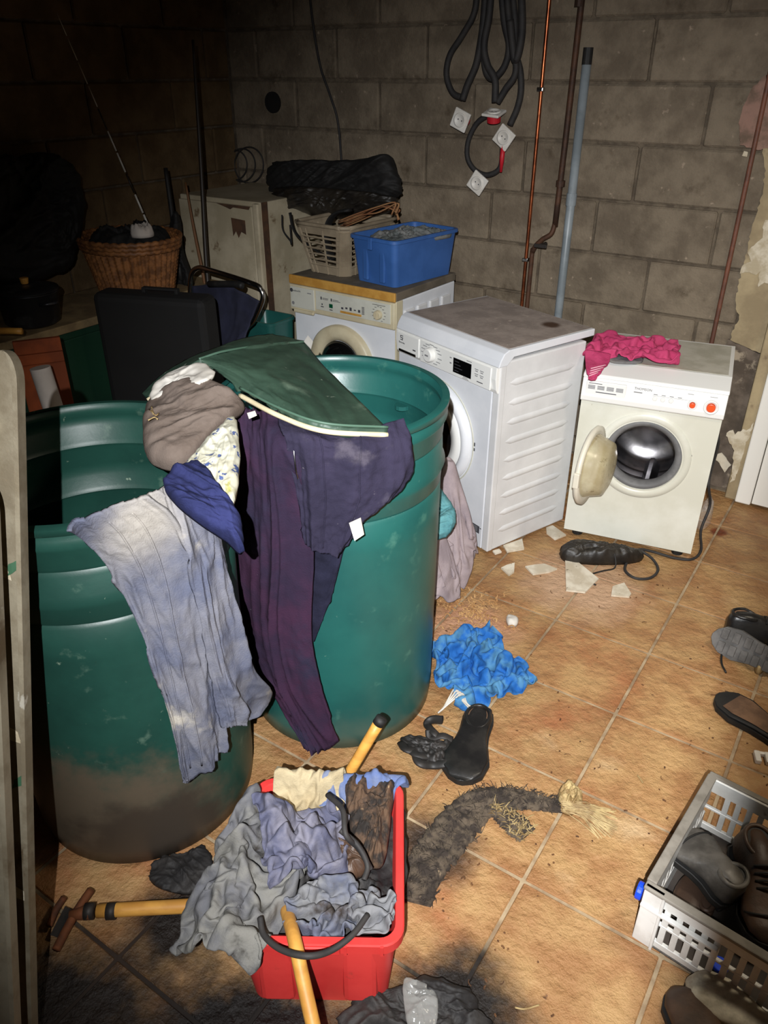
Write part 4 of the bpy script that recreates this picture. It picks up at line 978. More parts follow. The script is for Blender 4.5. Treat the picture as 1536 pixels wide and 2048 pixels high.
drop('beige_towel', 'beige_towel', 618, 1560, .26, 'beige towel over the far rim of the red crate', 'towel', (.20, .22), 32, (.62, .75), n=(34, 36), seed=23, puff=.03, pf=10, wave=.03)
g1 = drop('grey_rag', 'grey_rag', 488, 1735, .27, 'large dusty grey rag spilling over the left of the crate', 'rag', (.40, .46), 5, (.58, .64), n=(56, 62), seed=11, puff=.075, pf=7, wave=.06)
h2 = over(crate_h, g1)
g2 = drop('striped_rag', 'blue_grey_rag', 608, 1664, .29, 'blue grey sleeve with creased stripes on top of the crate', 'rag', (.32, .30), 50, (.56, .62), h2, n=(52, 50), seed=15, puff=.06, pf=8, wave=.05)
h3 = over(h2, g2)
g3 = drop('grey_sleeve', 'slate_rag', 682, 1792, .29, 'rolled slate grey sleeve across the front of the crate', 'rag', (.34, .22), 33, (.58, .48), h3, n=(56, 42), seed=17, puff=.075, pf=9, wave=.05)
cbl = thing('black_cable', 'black electric cable looped over the red crate', 'cable')
un(tube_obj('loop', [at(x, y, z) for x, y, z in ((655, 1590, .31), (685, 1620, .33), (692, 1670, .32), (720, 1700, .27), (742, 1740, .25))], .006, 'cable', cbl, 8, res=40), cbl)
un(tube_obj('loop', [at(x, y, z) for x, y, z in ((680, 1660, .31), (715, 1690, .29), (735, 1730, .26), (728, 1760, .25))], .006, 'cable', cbl, 8, res=30), cbl)
un(tube_obj('loop', [at(x, y, z) for x, y, z in ((520, 1835, .28), (528, 1870, .275), (560, 1898, .285), (612, 1912, .305), (660, 1902, .29), (705, 1870, .285), (735, 1830, .28))], .006, 'cable', cbl, 8, res=50), cbl)
s1 = thing('wooden_handle', 'yellow wooden tool handle sticking out towards the viewer from the crate', 'tool handle')
tube_obj('shaft', [at(570, 1810, .20), at(588, 1875, .270), at(606, 1960, .25), at(640, 2110, .20)], .0135, 'wood_handle', s1, 14, res=12)
s2 = thing('wooden_handle', 'short yellow wooden handle with black end leaning on the teal barrel', 'tool handle')
tube_obj('shaft', [at(690, 1560, .20), at(715, 1518, .26), at(758, 1445, .35)], .0135, 'wood_handle', s2, 14, res=8)
tube_obj('end_cap', [at(756, 1448, .348), at(764, 1436, .364)], .0145, 'rubber', s2, 14)
# garden tool lying at the left
gtool = thing('garden_hoe', 'rusty iron tool with yellow wooden shaft lying on the floor', 'tool')
P0, P1 = at(375, 1812, .035), at(195, 1822, .03)
tube_obj('shaft', [P0+(P0-P1)*.25, P0, P1], [.016, .016, .0155], 'wood_handle', gtool, 14, res=8)
for x in (222, 178): tube_obj('ferrule', [at(x+10, 1822, .03), at(x-8, 1823, .03)], .0185, 'iron_black', gtool, 14)
tube_obj('socket', [at(180, 1824, .03), at(140, 1830, .028)], [.017, .011], 'rust_iron', gtool, 12)
tube_obj('fork', [at(182, 1780, .035), at(160, 1812, .03), at(140, 1846, .024), at(122, 1880, .022), at(112, 1900, .02)], .010, 'rust_iron', gtool, 8, res=20)
tube_obj('fork', [at(128, 1795, .03), at(112, 1820, .026), at(98, 1852, .022)], .008, 'rust_iron', gtool, 8, res=12)
MB().add([at(130, 1812, .026), at(150, 1822, .026), at(128, 1880, .018), at(100, 1870, .018), at(130, 1812, .018), at(150, 1822, .018), at(128, 1880, .01), at(100, 1870, .01)], [(0, 1, 2, 3), (7, 6, 5, 4), (0, 4, 5, 1), (1, 5, 6, 2), (2, 6, 7, 3), (3, 7, 4, 0)]).build('blade', 'iron_black', gtool)
tag(heap('black_rag', [at(x, y, 0) for x, y in ((300, 1760), (320, 1722), (370, 1712), (410, 1700), (430, 1760), (390, 1790), (330, 1782))], 'black_cloth', height=.012, amp=.012, seed=51, edge=.12), 'black rag on the floor behind the grey rag and tool', 'rag')

# ================================================================== shoes
def shoe(name, label, cat, pos, yaw, upper='leather_black', sole='rubber', L=.29, wd=.10, hi=.10, roll=0.0, pitch=0.0, lace=False, inner='insole', group=None, tread=False, low=False, z=0.0, cap=False, footbed=False):
    t = thing(name, label, cat, pos, yaw, group); t.rotation_euler = (pitch, roll, yaw)
    t.location.z += z
    ys = np.linspace(0, 1, 26)
    W = np.interp(ys, [0, .04, .15, .35, .5, .72, .88, .97, 1], [.30, .58, .70, .66, .74, 1.0, .86, .48, .12])*wd/2
    Ht = np.interp(ys, [0, .05, .25, .40, .55, .75, .92, 1], [.75, .95, 1.0, .92, .72, .52, .42, .22] if not low else [.45, .55, .55, .5, .5, .46, .40, .22])*hi
    n = 20; V = []; zb = .018
    for y, w_, h in zip(ys, W, Ht):
        for k in range(n):
            a = 2*math.pi*k/n; c, s = math.cos(a), math.sin(a)
            x = w_*np.sign(c)*abs(c)**.7; zz = zb+(h-zb)*(.5+.5*np.sign(s)*abs(s)**(.55 if s < 0 else .8))
            if zz > zb+(h-zb)*.5 and y < .5: x *= 1-.25*(zz-zb)/(hi)
            V.append((x, (y-.45)*L, zz))
    q = n; Fc = [(i*q+j, i*q+(j+1) % q, (i+1)*q+(j+1) % q, (i+1)*q+j) for i in range(len(ys)-1) for j in range(q)]
    Fc += [tuple(range(q))[::-1], tuple(range((len(ys)-1)*q, len(ys)*q))]
    up = MB().add(V, Fc).build('upper', upper, t, smooth=True)
    # opening
    hz = hi*(.96 if not low else .55)
    e = [((wd*.27)*math.cos(a), L*(-.26)+L*.15*math.sin(a), hz-(.10*hi)*max(0, math.sin(a))) for a in np.linspace(0, 2*math.pi, 24, endpoint=False)]
    MB().add(e+[(0, -L*.26, hz-.006)], [(i, (i+1) % 24, 24) for i in range(24)]).build('opening', inner, t, fixn=False)
    tube_obj('collar', e, .0055, upper, t, 8, closed=True)
    if cap:
        yc = .74; w_ = float(np.interp(yc, ys, W)); h_ = float(np.interp(yc, ys, Ht))
        tube_obj('toe_seam', [(w_*1.01*math.cos(a), (yc-.45)*L+.018*math.sin(a), zb+(h_-zb)*(.5+.5*math.sin(a)**.8)+.001) for a in np.linspace(.25, math.pi-.25, 16)], .0022, sole, t, 6)
        tube_obj('welt', [(1.04*w2+.001, (y-.45)*L, .021) for y, w2 in zip(ys, W)]+[(-1.04*w2-.001, (y-.45)*L, .021) for y, w2 in list(zip(ys, W))[::-1]], .003, sole, t, 6, closed=True)
    if footbed:
        lp = [(.80*w2, (y-.45)*L, float(h)+.0015) for y, w2, h in list(zip(ys, W, Ht))[1:-4]]
        fp = lp+[(-x, y, z_) for x, y, z_ in lp[::-1]]; k_ = len(lp)
        MB().add(fp, [(i, i+1, 2*k_-2-i, 2*k_-1-i) for i in range(k_-1)]).build('footbed', 'insole', t, fixn=False)
    sl = []
    for zz, g in ((0, 1.02), (.006, 1.06), (.018, 1.05)):
        loop = [(g*w_+.001, (y-.45)*L) for y, w_ in zip(ys, W)]
        pts = [(x, y, zz) for x, y in loop]+[(-x, y, zz) for x, y in loop[::-1]]; sl.append(pts)
    m_ = len(sl[0]); V = sum(sl, []); Fc = [(j*m_+i, j*m_+(i+1) % m_, (j+1)*m_+(i+1) % m_, (j+1)*m_+i) for j in range(2) for i in range(m_)]+[tuple(range(m_))[::-1], tuple(range(2*m_, 3*m_))]
    so = MB().add(V, Fc).build('sole', sole, t)
    MB().box(-wd*.30, wd*.30, -.44*L, -.22*L, -.012, .004).build('heel', sole, t, bevel=.006)
    if tread:
        for k in range(7):
            for s in (-1, 1):
                y = (-.36+k*.13)*L
                MB().box(*(sorted((s*.005, s*wd*.40))), y-.012*L/.29, y+.010*L/.29, -.008, .002).build('tread_lug', sole, t, bevel=.002)
    if lace:
        for k in range(4):
            y = L*(-.02+.055*k); h = np.interp((y/L)+.45, [.4, .55, .75], [.92, .74, .54])*hi
            tube_obj('lace', [(-wd*.22, y, h-.006), (0, y+.004, h+.006), (wd*.22, y, h-.006)], .0028, 'rubber', t, 6, res=9)
    return t
# black shoe and straps on the floor
pA, pB = at(962, 1425, 0), at(918, 1572, 0)
d = (pB-pA); shoe('leather_shoe', 'shiny black leather clog lying near the blue garment', 'shoe', (pA+d*.45), math.atan2(d.y, d.x)-math.pi/2, L=d.length*.98, wd=.125, hi=.075, low=True)
sp = thing('black_straps', 'tangle of black fabric straps left of the black clog', 'straps')
for pp in ([(880, 1475), (868, 1465), (855, 1450), (862, 1440), (885, 1440)], [(905, 1480), (885, 1472), (862, 1476), (858, 1460)], [(802, 1485), (815, 1500), (850, 1500), (880, 1490), (905, 1495)], [(830, 1500), (838, 1525), (865, 1530), (895, 1525), (910, 1505)], [(812, 1492), (835, 1510), (870, 1512), (900, 1505)]):
    un(tube_obj('strap', [at(x, y, .012+.012*(k % 2)) for k, (x, y) in enumerate(pp)], .013, 'leather_strap', sp, 8, .45, res=24), sp)
tag(heap('black_strap_pad', [at(x, y, 0) for x, y in ((800, 1484), (830, 1478), (870, 1488), (905, 1495), (905, 1535), (862, 1533), (832, 1512))], 'leather_strap', height=.02, amp=.02, freq=16, seed=61, nr=16, ns=70), 'flat black padded strap lying under the strap tangle', 'straps')
# shoes at the right edge
shoe('hiking_boot', 'black hiking boot standing behind the upturned grey sole', 'boot', at(1520, 1288, 0), R_(-70), L=.27, wd=.10, hi=.12, lace=True)
t = shoe('hiking_boot', 'boot lying on its side with grey treaded sole facing out', 'boot', at(1512, 1338, 0), R_(80), 'leather_black', 'tread', L=.29, wd=.10, hi=.11, roll=0, tread=True)
t.rotation_euler = (R_(4), R_(118), R_(82)); t.location.z += .055
tube_obj('boot_lace', [at(1452, 1345, .004), at(1443, 1325, .006), at(1447, 1300, .012), at(1470, 1290, .03)], .0035, 'rubber', None, 6, res=16)
tag(bpy.data.objects['boot_lace'], 'dark lace curling on the tiles beside the treaded sole', 'lace')
tag(tube_obj('boot_loop', [at(1500, 1235, .06), at(1482, 1232, .05), at(1480, 1250, .03), at(1498, 1258, .04)], .003, 'rubber', None, 6, res=16), 'small dark loop behind the hiking boot', 'lace')
tag(heap('foam_piece', [at(x, y, .0) for x, y in ((1508, 1338), (1520, 1302), (1532, 1302), (1528, 1340), (1516, 1350))], 'straw', height=.03, amp=.006, seed=63, nr=10, ns=40), 'pale yellow foam scrap beside the treaded sole', 'foam')
shoe('slipper', 'dark slipper with brown insole lying alone at the right edge', 'slipper', at(1528, 1462, 0), R_(66), 'rubber', 'rubber', L=.30, wd=.12, hi=.06, low=True, footbed=True)
cl = thing('plastic_clip', 'small white plastic clip on the floor behind the white crate', 'clip', at(1524, 1520, 0), R_(20))
MB().box(-.022, -.006, -.02, .02, 0, .016).build('clip_arm', 'socket', cl, bevel=.003); MB().box(.006, .03, -.02, .02, 0, .016).build('clip_arm', 'socket', cl, bevel=.003); MB().box(-.012, .012, .010, .02, .002, .014).build('clip_bridge', 'socket', cl, bevel=.002)

# ================================================================== white crate with shoes
ca = R_(-6); cO = Vector((-.098, 1.172, 0))
wc_ = thing('slatted_crate', 'white slatted plastic crate holding worn shoes', 'crate', cO, ca)
CW, CD, CH, T = .58, .385, .185, .010
MB().box(0, CW, 0, CD, .004, .012).build('base', 'crate_floor', wc_)
slat = None
def wall_slats(side):
    global slat
    if side in 'fb':
        y0 = 0 if side == 'f' else CD-T
        for z0, z1 in ((.004, .030), (.082, .090), (.142, CH)): MB().box(.0, CW, y0, y0+T, z0, z1).build('wall_rail', 'crate_white', wc_, bevel=.002, seg=1)
        spots = [(.05+k*.0262, y0+T/2, 0) for k in range(20)]
    else:
        x0 = 0 if side == 'l' else CW-T
        for z0, z1 in ((.004, .075), (.120, CH)): MB().box(x0, x0+T, T, CD-T, z0, z1).build('wall_rail', 'crate_white', wc_, bevel=.002, seg=1)
        spots = [(x0+T/2, .05+k*.0262, 1) for k in range(12)]
    for (x, y, r) in spots:
        for z0, z1 in (((.030, .082), (.090, .142)) if side in 'fb' else ((.075, .120),)):
            key = round(z1-z0, 3)
            if slat is None: slat = {}
            if key not in slat:
                o = MB().box(-.0065, .0065, -.0042, .0042, 0, key).build('slat', 'crate_white', wc_); slat[key] = o.data
            else: o = new_obj('slat', slat[key], None, wc_)
            o.location = (x, y, z0); o.rotation_euler = (0, 0, r*math.pi/2)
for s in 'fblr': wall_slats(s)
MB().box(-.006, .036, -.006, .004, .004, CH+.004).build('corner_post', 'crate_white', wc_, bevel=.002)
MB().box(-.008, CW+.008, -.010, .012, CH-.006, CH+.004).build('rim', 'crate_dust', wc_, bevel=.003)
MB().box(-.010, .012, .012, CD, CH-.006, CH+.004).build('rim', 'crate_dust', wc_, bevel=.003)
MB().box(-.008, CW+.008, CD-.006, CD+.010, CH-.006, CH+.004).build('rim', 'crate_dust', wc_, bevel=.003)
MB().box(-.006, .16, -.012, .0, CH-.06, CH-.052).build('stiffener', 'crate_white', wc_, bevel=.002)
MB().box(.034, .040, -.010, .0, .004, CH).build('stiffener', 'crate_white', wc_, bevel=.001)
MB().box(.30, .306, -.010, .0, .004, .142).build('stiffener', 'crate_white', wc_, bevel=.001)
def crate_pt(x, y, z): return cO+Matrix.Rotation(ca, 3, 'Z') @ Vector((x, y, z))
tag(MB().disc_prism((0, 0, 0), .020, .014, 'x', 20).build('bottle_cap', 'blue_cap', bevel=.003), 'bright blue plastic cap outside the corner of the white crate', 'cap')
o = bpy.data.objects['bottle_cap']; o.location = crate_pt(-.026, .02, .128)
bc2 = tag(MB().disc_prism((0, 0, 0), .018, .012, 'z', 20).build('bottle_cap', 'blue_cap', bevel=.003), 'blue plastic cap lying in the shade inside the white crate', 'cap'); bc2.location = crate_pt(.17, .045, .014)
def shoe_tf(name, label, cat, toe, heel, **kw):
    d = toe-heel; return shoe(name, label, cat, heel+d*.45, math.atan2(d.y, d.x)-math.pi/2, L=d.length, pitch=math.atan2(d.z, math.hypot(d.x, d.y)), **kw)
shoe_tf('leather_shoe', 'grey black polished shoe lying toe up in the white crate', 'shoe', at(1352, 1672, .10), at(1462, 1812, .065), upper='leather_grey', sole='rubber', wd=.115, hi=.09, inner='rubber', cap=True)
shoe_tf('leather_shoe', 'brown worn shoe lying flat at the left of the crate', 'shoe', at(1345, 1790, .022), at(1425, 1830, .022), upper='leather_brown', sole='rubber', wd=.11, hi=.075, low=True)
shoe_tf('leather_boot', 'long brown grey leather boot in the middle of the crate', 'boot', at(1545, 1905, .055), at(1482, 1700, .075), upper='leather_brown', sole='rubber', wd=.115, hi=.12, lace=True, inner='rubber', cap=True)
shoe('worn_shoe', 'pale scuffed shoe in front of the white crate', 'shoe', at(1500, 2062, .0), R_(82), 'leather_pale', 'rubber', L=.25, wd=.10, hi=.11, low=True)
shoe('worn_shoe', 'brown worn shoe at the bottom right corner', 'shoe', at(1425, 2130, 0), R_(48), 'leather_brown', 'rubber', L=.26, wd=.10, hi=.10, low=True)

# ================================================================== rags, shards and litter on the floor
def strip_rag(name, path, widths, m, label, cat, seed=1, h=.03, n=90, k=26, lay=0.0):
    P = crom([at(x, y, 0) for x, y in path], n); Wd = np.interp(np.linspace(0, len(widths)-1, n), range(len(widths)), widths)
    T_ = np.gradient(P, axis=0); T_ /= np.linalg.norm(T_, axis=1)[:, None]; Nn = np.stack([-T_[:, 1], T_[:, 0], 0*T_[:, 0]], 1)
    s = np.linspace(-1, 1, k); sc = np.arange(n)/n*len(path)
    jit = 1+.35*pn(sc*6+seed, 0*sc, seed)
    G = P[:, None]+Nn[:, None]*(Wd*jit)[:, None, None]*s[None, :, None]
    x, y = G[..., 0], G[..., 1]
    z = h*(1-s**2)[None]**.5*(.6+.5*pn(x*9, y*9, seed))+.018*(folds(x*16, y*16, seed, 2.5, .6)-.25)*(1-s**4)[None]+.006*pn(x*60, y*60, seed)
    G[..., 2] = np.maximum(z, .001)+.003
    top = G.reshape(-1, 3); bot = top.copy(); bot[:, 2] = .001
    Fc = [(i*k+j, (i+1)*k+j, (i+1)*k+j+1, i*k+j+1) for i in range(n-1) for j in range(k-1)]; q = n*k
    rim = [j for j in range(k)]+[i*k+k-1 for i in range(1, n)]+[(n-1)*k+j for j in range(k-2, -1, -1)]+[i*k for i in range(n-2, 0, -1)]
    Fc += [(rim[i], rim[(i+1) % len(rim)], q+rim[(i+1) % len(rim)], q+rim[i]) for i in range(len(rim))]
    o = new_obj(name, mesh(name, list(top)+list(bot), Fc), m, None, True)
    return tag(o, label, cat), top, bot
def tufts(parent, pts, m, nmax, ln=.02, r=.0011, seed=1):
    rg = random.Random(seed); b = MB()
    for i in range(nmax):
        p_ = Vector(pts[rg.randrange(len(pts))]); d = Vector((rg.uniform(-1, 1), rg.uniform(-1, 1), rg.uniform(0, .6))).normalized()*ln*rg.uniform(.5, 1.2)
        s_ = d.cross(Vector((0, 0, 1))).normalized()*r
        b.add([p_-s_, p_+s_, p_+d*.6+Vector((0, 0, .003))+s_*.6, p_+d, p_+d*.6+Vector((0, 0, .003))-s_*.6], [(0, 1, 2, 3, 4)])
    o = b.build('fibres', m, parent, fixn=False); o['kind'] = 'stuff'; return o
fr1, tp, _ = strip_rag('furry_rag', ((832, 1808), (850, 1740), (885, 1690), (925, 1640), (970, 1605), (1030, 1600), (1085, 1610), (1125, 1620)), (.035, .05, .055, .055, .045, .035, .022, .012), 'furry_rag', 'long dark matted rag snaking over the tiles', 'rag', 71, .03)
tufts(fr1, tp, 'furry_rag', 700, .022, seed=2)
fr2, tp, _ = strip_rag('furry_rag', ((985, 1618), (1010, 1635), (1035, 1655), (1055, 1672)), (.02, .03, .035, .03), 'furry_rag', 'short pale tipped tail of the matted rag', 'rag', 73, .022, 40)
tufts(fr2, tp, 'straw', 160, .025, seed=3)
sw = thing('straw_knot', 'knotted bunch of straw at the end of the matted rag', 'straw')
rg = random.Random(5); b = MB()
for k in range(70):
    a = at(1135+rg.uniform(-14, 10), 1612+rg.uniform(-12, 12), .02+rg.uniform(0, .02)); c = at(1215+rg.uniform(-25, 22), 1640+rg.uniform(-25, 38), .004+rg.uniform(0, .012))
    b.tube([a, (a+c)/2+Vector((0, 0, rg.uniform(0, .02))), c], .0014, 4)
o = b.build('straw_stems', 'straw', sw); o['kind'] = 'stuff'
o = heap('knot', [at(x, y, 0) for x, y in ((1118, 1585), (1140, 1575), (1162, 1592), (1160, 1620), (1138, 1632), (1116, 1618))], 'straw', height=.025, amp=.025, freq=22, seed=74, nr=18, ns=60); o.parent = sw
for i, (pp, lb) in enumerate(((((1130, 1122), (1150, 1122), (1197, 1160), (1170, 1187), (1132, 1183)), 'largest white tile shard in front of the compact machine'),
        (((1225, 1175), (1248, 1168), (1262, 1190), (1258, 1196), (1222, 1193)), 'small white tile shard nearest the cable loop'),
        (((1092, 1057), (1105, 1053), (1132, 1072), (1110, 1081), (1093, 1068)), 'white tile shard between the two right machines'),
        (((1006, 1093), (1044, 1080), (1048, 1100), (1014, 1106)), 'square white tile shard beside the ribbed side'),
        (((1002, 1138), (1014, 1132), (1029, 1128), (1028, 1146), (1018, 1153)), 'little triangular shard in front of the ribbed machine'),
        (((1050, 1135), (1068, 1132), (1088, 1130), (1114, 1140), (1098, 1146), (1066, 1151)), 'splintered white shard between triangular and largest shards'),
        (((985, 1104), (998, 1100), (1003, 1106), (990, 1110)), 'tiny shard at the foot of the ribbed machine'))):
    s_ = poly_prism('tile_shard', [at(x, y, .001) for x, y in pp], (0, 0, .007), 'shard'); tag(s_, lb, 'tile shard', 'broken tile shards')
tag(heap('plaster_lump', [at(x, y, 0) for x, y in ((1012, 1240), (1022, 1236), (1036, 1244), (1032, 1254), (1016, 1252))], 'offwhite_cloth', height=.014, amp=.004, seed=75, nr=8, ns=30), 'small off-white crumb behind the blue garment', 'crumb')
rg = random.Random(8); b = MB()
for k in range(170):
    c = at(rg.gauss(945, 32), rg.gauss(1222, 22), .004+rg.random()*.02); a0 = rg.uniform(0, 6.28); r_ = rg.uniform(.006, .016); tw = rg.uniform(1.2, 4)
    P = [c+Vector((r_*math.cos(a0+t*tw), r_*math.sin(a0+t*tw)*.8, rg.uniform(0, .004)+.006*math.sin(t*3))) for t in np.linspace(0, 1, 6)]
    b.tube(P, .0026, 5, .4)
o = b.build('wood_shavings', 'shaving'); tag(o, 'pile of pale wood shavings beside the grey trousers', 'shavings', kind='stuff')
rg = random.Random(12); b = MB()
for k in range(160):
    x, y = rg.uniform(880, 1536), rg.uniform(1130, 2040)
    c = at(x, y, .0015); a0 = rg.uniform(0, 6.28); ln = rg.choice((.003, .004, .005, .008, .008, .018))*rg.uniform(.6, 1.2)
    if (c-cO).length < .2: continue
    P = [c+Vector((ln*(t-.5)*math.cos(a0+.8*t), ln*(t-.5)*math.sin(a0+.8*t), 0)) for t in np.linspace(0, 1, 4)]
    b.tube(P, .0011 if ln > .01 else .0022, 5)
o = b.build('floor_litter', 'debris'); tag(o, 'scattered specks and twigs of dry litter on the tiles', 'litter', kind='stuff')
for i, (pp, lb) in enumerate(((((1422, 1389), (1440, 1392), (1463, 1412)), 'curved brown twig near the lone slipper'), (((1030, 2015), (1050, 2018), (1078, 2010)), 'short straw curl at the bottom centre of the floor'), (((1275, 1550), (1281, 1558), (1286, 1566)), 'pale splinter left of the white crate'))):
    tag(tube_obj('twig', [at(x, y, .003) for x, y in pp], .002, 'straw' if i else 'debris', None, 6, res=10), lb, 'twig')
# black bundle and cable by the compact machine
bb = heap('black_bundle', [at(x, y, 0) for x, y in ((1119, 1108), (1140, 1098), (1200, 1103), (1255, 1112), (1284, 1114), (1280, 1124), (1240, 1130), (1180, 1130), (1130, 1124))], 'leather_dark', height=.055, amp=.018, freq=9, seed=81, stretch=3, ang=.2, pw=3)
tag(bb, 'black rolled bag lying in front of the compact machine', 'bag')
un(tube_obj('drawstring', [at(1215, 1085, .06), at(1228, 1105, .05), at(1230, 1135, .004), at(1205, 1142, .004), at(1182, 1150, .004), at(1184, 1165, .004), at(1192, 1170, .004)], .0032, 'rubber', bb, 6, res=40), bb)
tag(tube_obj('power_cable', [Vector((-.52, 3.31, .42)), Vector((-.47, 3.29, .32)), at(1418, 960, .25), at(1420, 1010, .12), at(1402, 1060, .03), at(1402, 1100, .008), at(1385, 1118, .006), at(1350, 1116, .006), at(1300, 1102, .02), at(1275, 1100, .03), at(1258, 1118, .006), at(1250, 1140, .006), at(1270, 1156, .006), at(1300, 1156, .006), at(1316, 1140, .006), at(1305, 1118, .012), at(1280, 1100, .03)], .0055, 'cable', None, 8, res=110), 'black power cable looping from behind the compact machine', 'cable')
tag(heap('plastic_bag', [at(x, y, 0) for x, y in ((1392, 1054), (1398, 1030), (1410, 1022), (1422, 1030), (1420, 1050), (1404, 1062))], 'clear_plastic', height=.10, amp=.02, freq=14, seed=82, nr=20, ns=60), 'clear crumpled plastic bag beside the compact machine', 'plastic bag')
# black cloth and plastic sheet at the bottom
tag(heap('black_rag', [at(x, y, 0) for x, y in ((688, 2030), (735, 1990), (800, 1985), (850, 1960), (900, 1975), (945, 1998), (965, 2040), (985, 2060), (900, 2110), (760, 2110), (680, 2080))], 'black_cloth', height=.035, amp=.03, freq=10, seed=91, nr=34, ns=120, edge=.08), 'black rag at the bottom edge in front of the red crate', 'rag')
tag(heap('plastic_sheet', [at(x, y, .045) for x, y in ((808, 1960), (835, 1962), (870, 1985), (876, 2030), (860, 2070), (820, 2060), (808, 2010))], 'clear_plastic', height=.012, amp=.012, freq=14, seed=92, nr=16, ns=60, thick=.003), 'clear plastic wrapper on the black rag', 'plastic')

# ================================================================== things on the machines
pk = thing('pink_towel', 'bright pink towel crumpled on the compact machine', 'towel')
_m3c, _m3s = math.cos(a3), math.sin(a3)
def m3_h(x, y):
    dx, dy = x-o3.x, y-o3.y; lx, ly = dx*_m3c+dy*_m3s, -dx*_m3s+dy*_m3c
    return np.where(ly < .09, .742-.30*(.09-ly)-6*np.maximum(0, -ly-.006), .742)-8*np.maximum(0, -.02-lx)
pc = at(1262, 702, .75)
drape('cloth', 'pink_cloth', (pc.x, pc.y), (.46, .36), R_(14), (.72, .74), m3_h, .83, (60, 50), 8, .05, 130, 6, .006, pk, wave=.035, pf=9)
c0 = [O([(1170, 700, .775), (1194, 702, .78), (1222, 708, .775)]), O([(1170, 716, .755), (1194, 722, .757), (1218, 724, .757)]), [atd(1174, 736, 2.83), atd(1192, 740, 2.83), atd(1208, 734, 2.83)], [atd(1180, 756, 2.81), atd(1184, 758, 2.81), atd(1190, 753, 2.81)]]
sheet('hanging_corner', c0, 'pink_cloth', pk, 24, 30, .004, 8, 2, 34, .002, .008)
for k in range(4): tube_obj('woven_stripe', [atd(1178+k*1.2, 752-k*5, 2.815), atd(1196+k*5, 745-k*5, 2.815)], .0022, 'pink_pale', pk, 5)
tag(heap('grey_cloth', O([(1208, 712, .742), (1222, 696, .742), (1250, 700, .742), (1285, 718, .742), (1275, 728, .742), (1225, 726, .742)]), 'grey_rag', height=.012, amp=.006, seed=35, nr=12, ns=50, thick=.004), 'grey cloth peeping out under the pink towel', 'cloth')

bn = thing('storage_bin', 'blue plastic storage bin standing on the old machine', 'bin', (-1.918, 3.065, .8685), R_(-9.5))
tub('shell', 'blue_bin', bn, .235, .385, .262, .425, .20, .004, .025, .012, .014)
for x in (-.05, .05): MB().box(x-.016, x+.016, -.208, -.194, .012, .182).build('front_rib', 'blue_bin', bn, bevel=.006)
MB().box(-.012, .012, -.232, -.224, .15, .2).build('catch', 'blue_bin', bn, bevel=.003)
tag(heap('paper_pile', [Vector((-1.918+x, 3.065+y, 1.035)) for x, y in ((-.08, -.16), (.08, -.17), (.13, .0), (.15, .16), (-.02, .17), (-.12, .0))], 'grey_paper', height=.03, amp=.02, freq=12, seed=36), 'grey papers and film filling the blue bin', 'paper')
lb = thing('laundry_basket', 'beige lattice laundry basket on the old machine', 'basket', (-2.235, 3.055, .8685), R_(-4))
def ringpts(wd, ln, z, c=.05, n=8):
    out = []
    for (sx, sy, a0) in ((1, 1, 0), (-1, 1, 90), (-1, -1, 180), (1, -1, 270)):
        for k in range(n+1):
            a = R_(a0+90*k/n); out.append(Vector((sx*(wd/2-c)+c*math.cos(a), sy*(ln/2-c)+c*math.sin(a), z)))
    return out
b = MB(); hB = .22
def bdim(z): return .23+.09*z/hB, .30+.09*z/hB
for z in (.04, .065, .09, .115, .14, .165):
    b.tube(crom(ringpts(*bdim(z), z), 72, True), .0045, 5, closed=True)
lo_, hi_ = crom(ringpts(*bdim(.0), .0), 84, True), crom(ringpts(*bdim(.20), .20), 84, True)
for p_, q_ in zip(lo_, hi_): b.tube([p_, q_], .0045, 5)
o = b.build('lattice', 'basket_beige', lb); o['kind'] = 'stuff'
b = MB(); r0, r1 = ringpts(*bdim(0), 0), ringpts(*bdim(.035), .035); n = len(r0); b.add(r0+r1, [(i, (i+1) % n, n+(i+1) % n, n+i) for i in range(n)]+[tuple(range(n))]); b.build('base', 'basket_beige', lb)
b = MB(); r0, r1 = ringpts(*bdim(.178), .178), ringpts(*bdim(.215), .215); b.add(r0+r1, [(i, (i+1) % n, n+(i+1) % n, n+i) for i in range(n)]); b.build('upper_band', 'basket_beige', lb)
MB().tube(crom(ringpts(*bdim(.22), .22), 84, True), .009, 8, closed=True).build('rim', 'basket_beige', lb, smooth=True)
def OY(pp, y): return [aty(x, yy, y) for x, yy in pp]
nb = (.42, -.85, .3)
tag(heap('black_bag', OY([(535, 366), (545, 332), (600, 324), (700, 324), (780, 317), (798, 345), (804, 385), (780, 402), (700, 404), (600, 398), (555, 400)], 3.27), 'bag_black', height=.13, normal=nb, amp=.025, freq=7, seed=37, stretch=4, pw=4), 'large black bag lying on top of the laundry basket', 'bag')
lbg = tag(heap('leather_bag', OY([(545, 392), (575, 376), (700, 384), (785, 396), (792, 418), (730, 438), (650, 440), (600, 424), (562, 432)], 3.22), 'leather_dark', height=.12, normal=nb, amp=.02, freq=8, seed=38, stretch=3, pw=4), 'dark leather bag with hanging strap under the black bag', 'bag')
tube_obj('strap', OY([(700, 420), (675, 425), (658, 445), (654, 480), (662, 512), (668, 518)], 2.93), .030, 'bag_black', lbg, 8, .25, res=24)
tube_obj('strap', OY([(580, 425), (588, 460), (610, 485), (640, 505), (662, 515)], 2.90), .011, 'bag_black', lbg, 8, .3, res=20)
tube_obj('thin_strap', OY([(564, 430), (566, 460), (580, 480), (583, 488), (580, 450)], 2.95), .004, 'bag_black', lbg, 6, res=20)
bw = thing('brown_straps', 'bunch of brown leather straps spilling beside the blue bin', 'straps')
rg = random.Random(4)
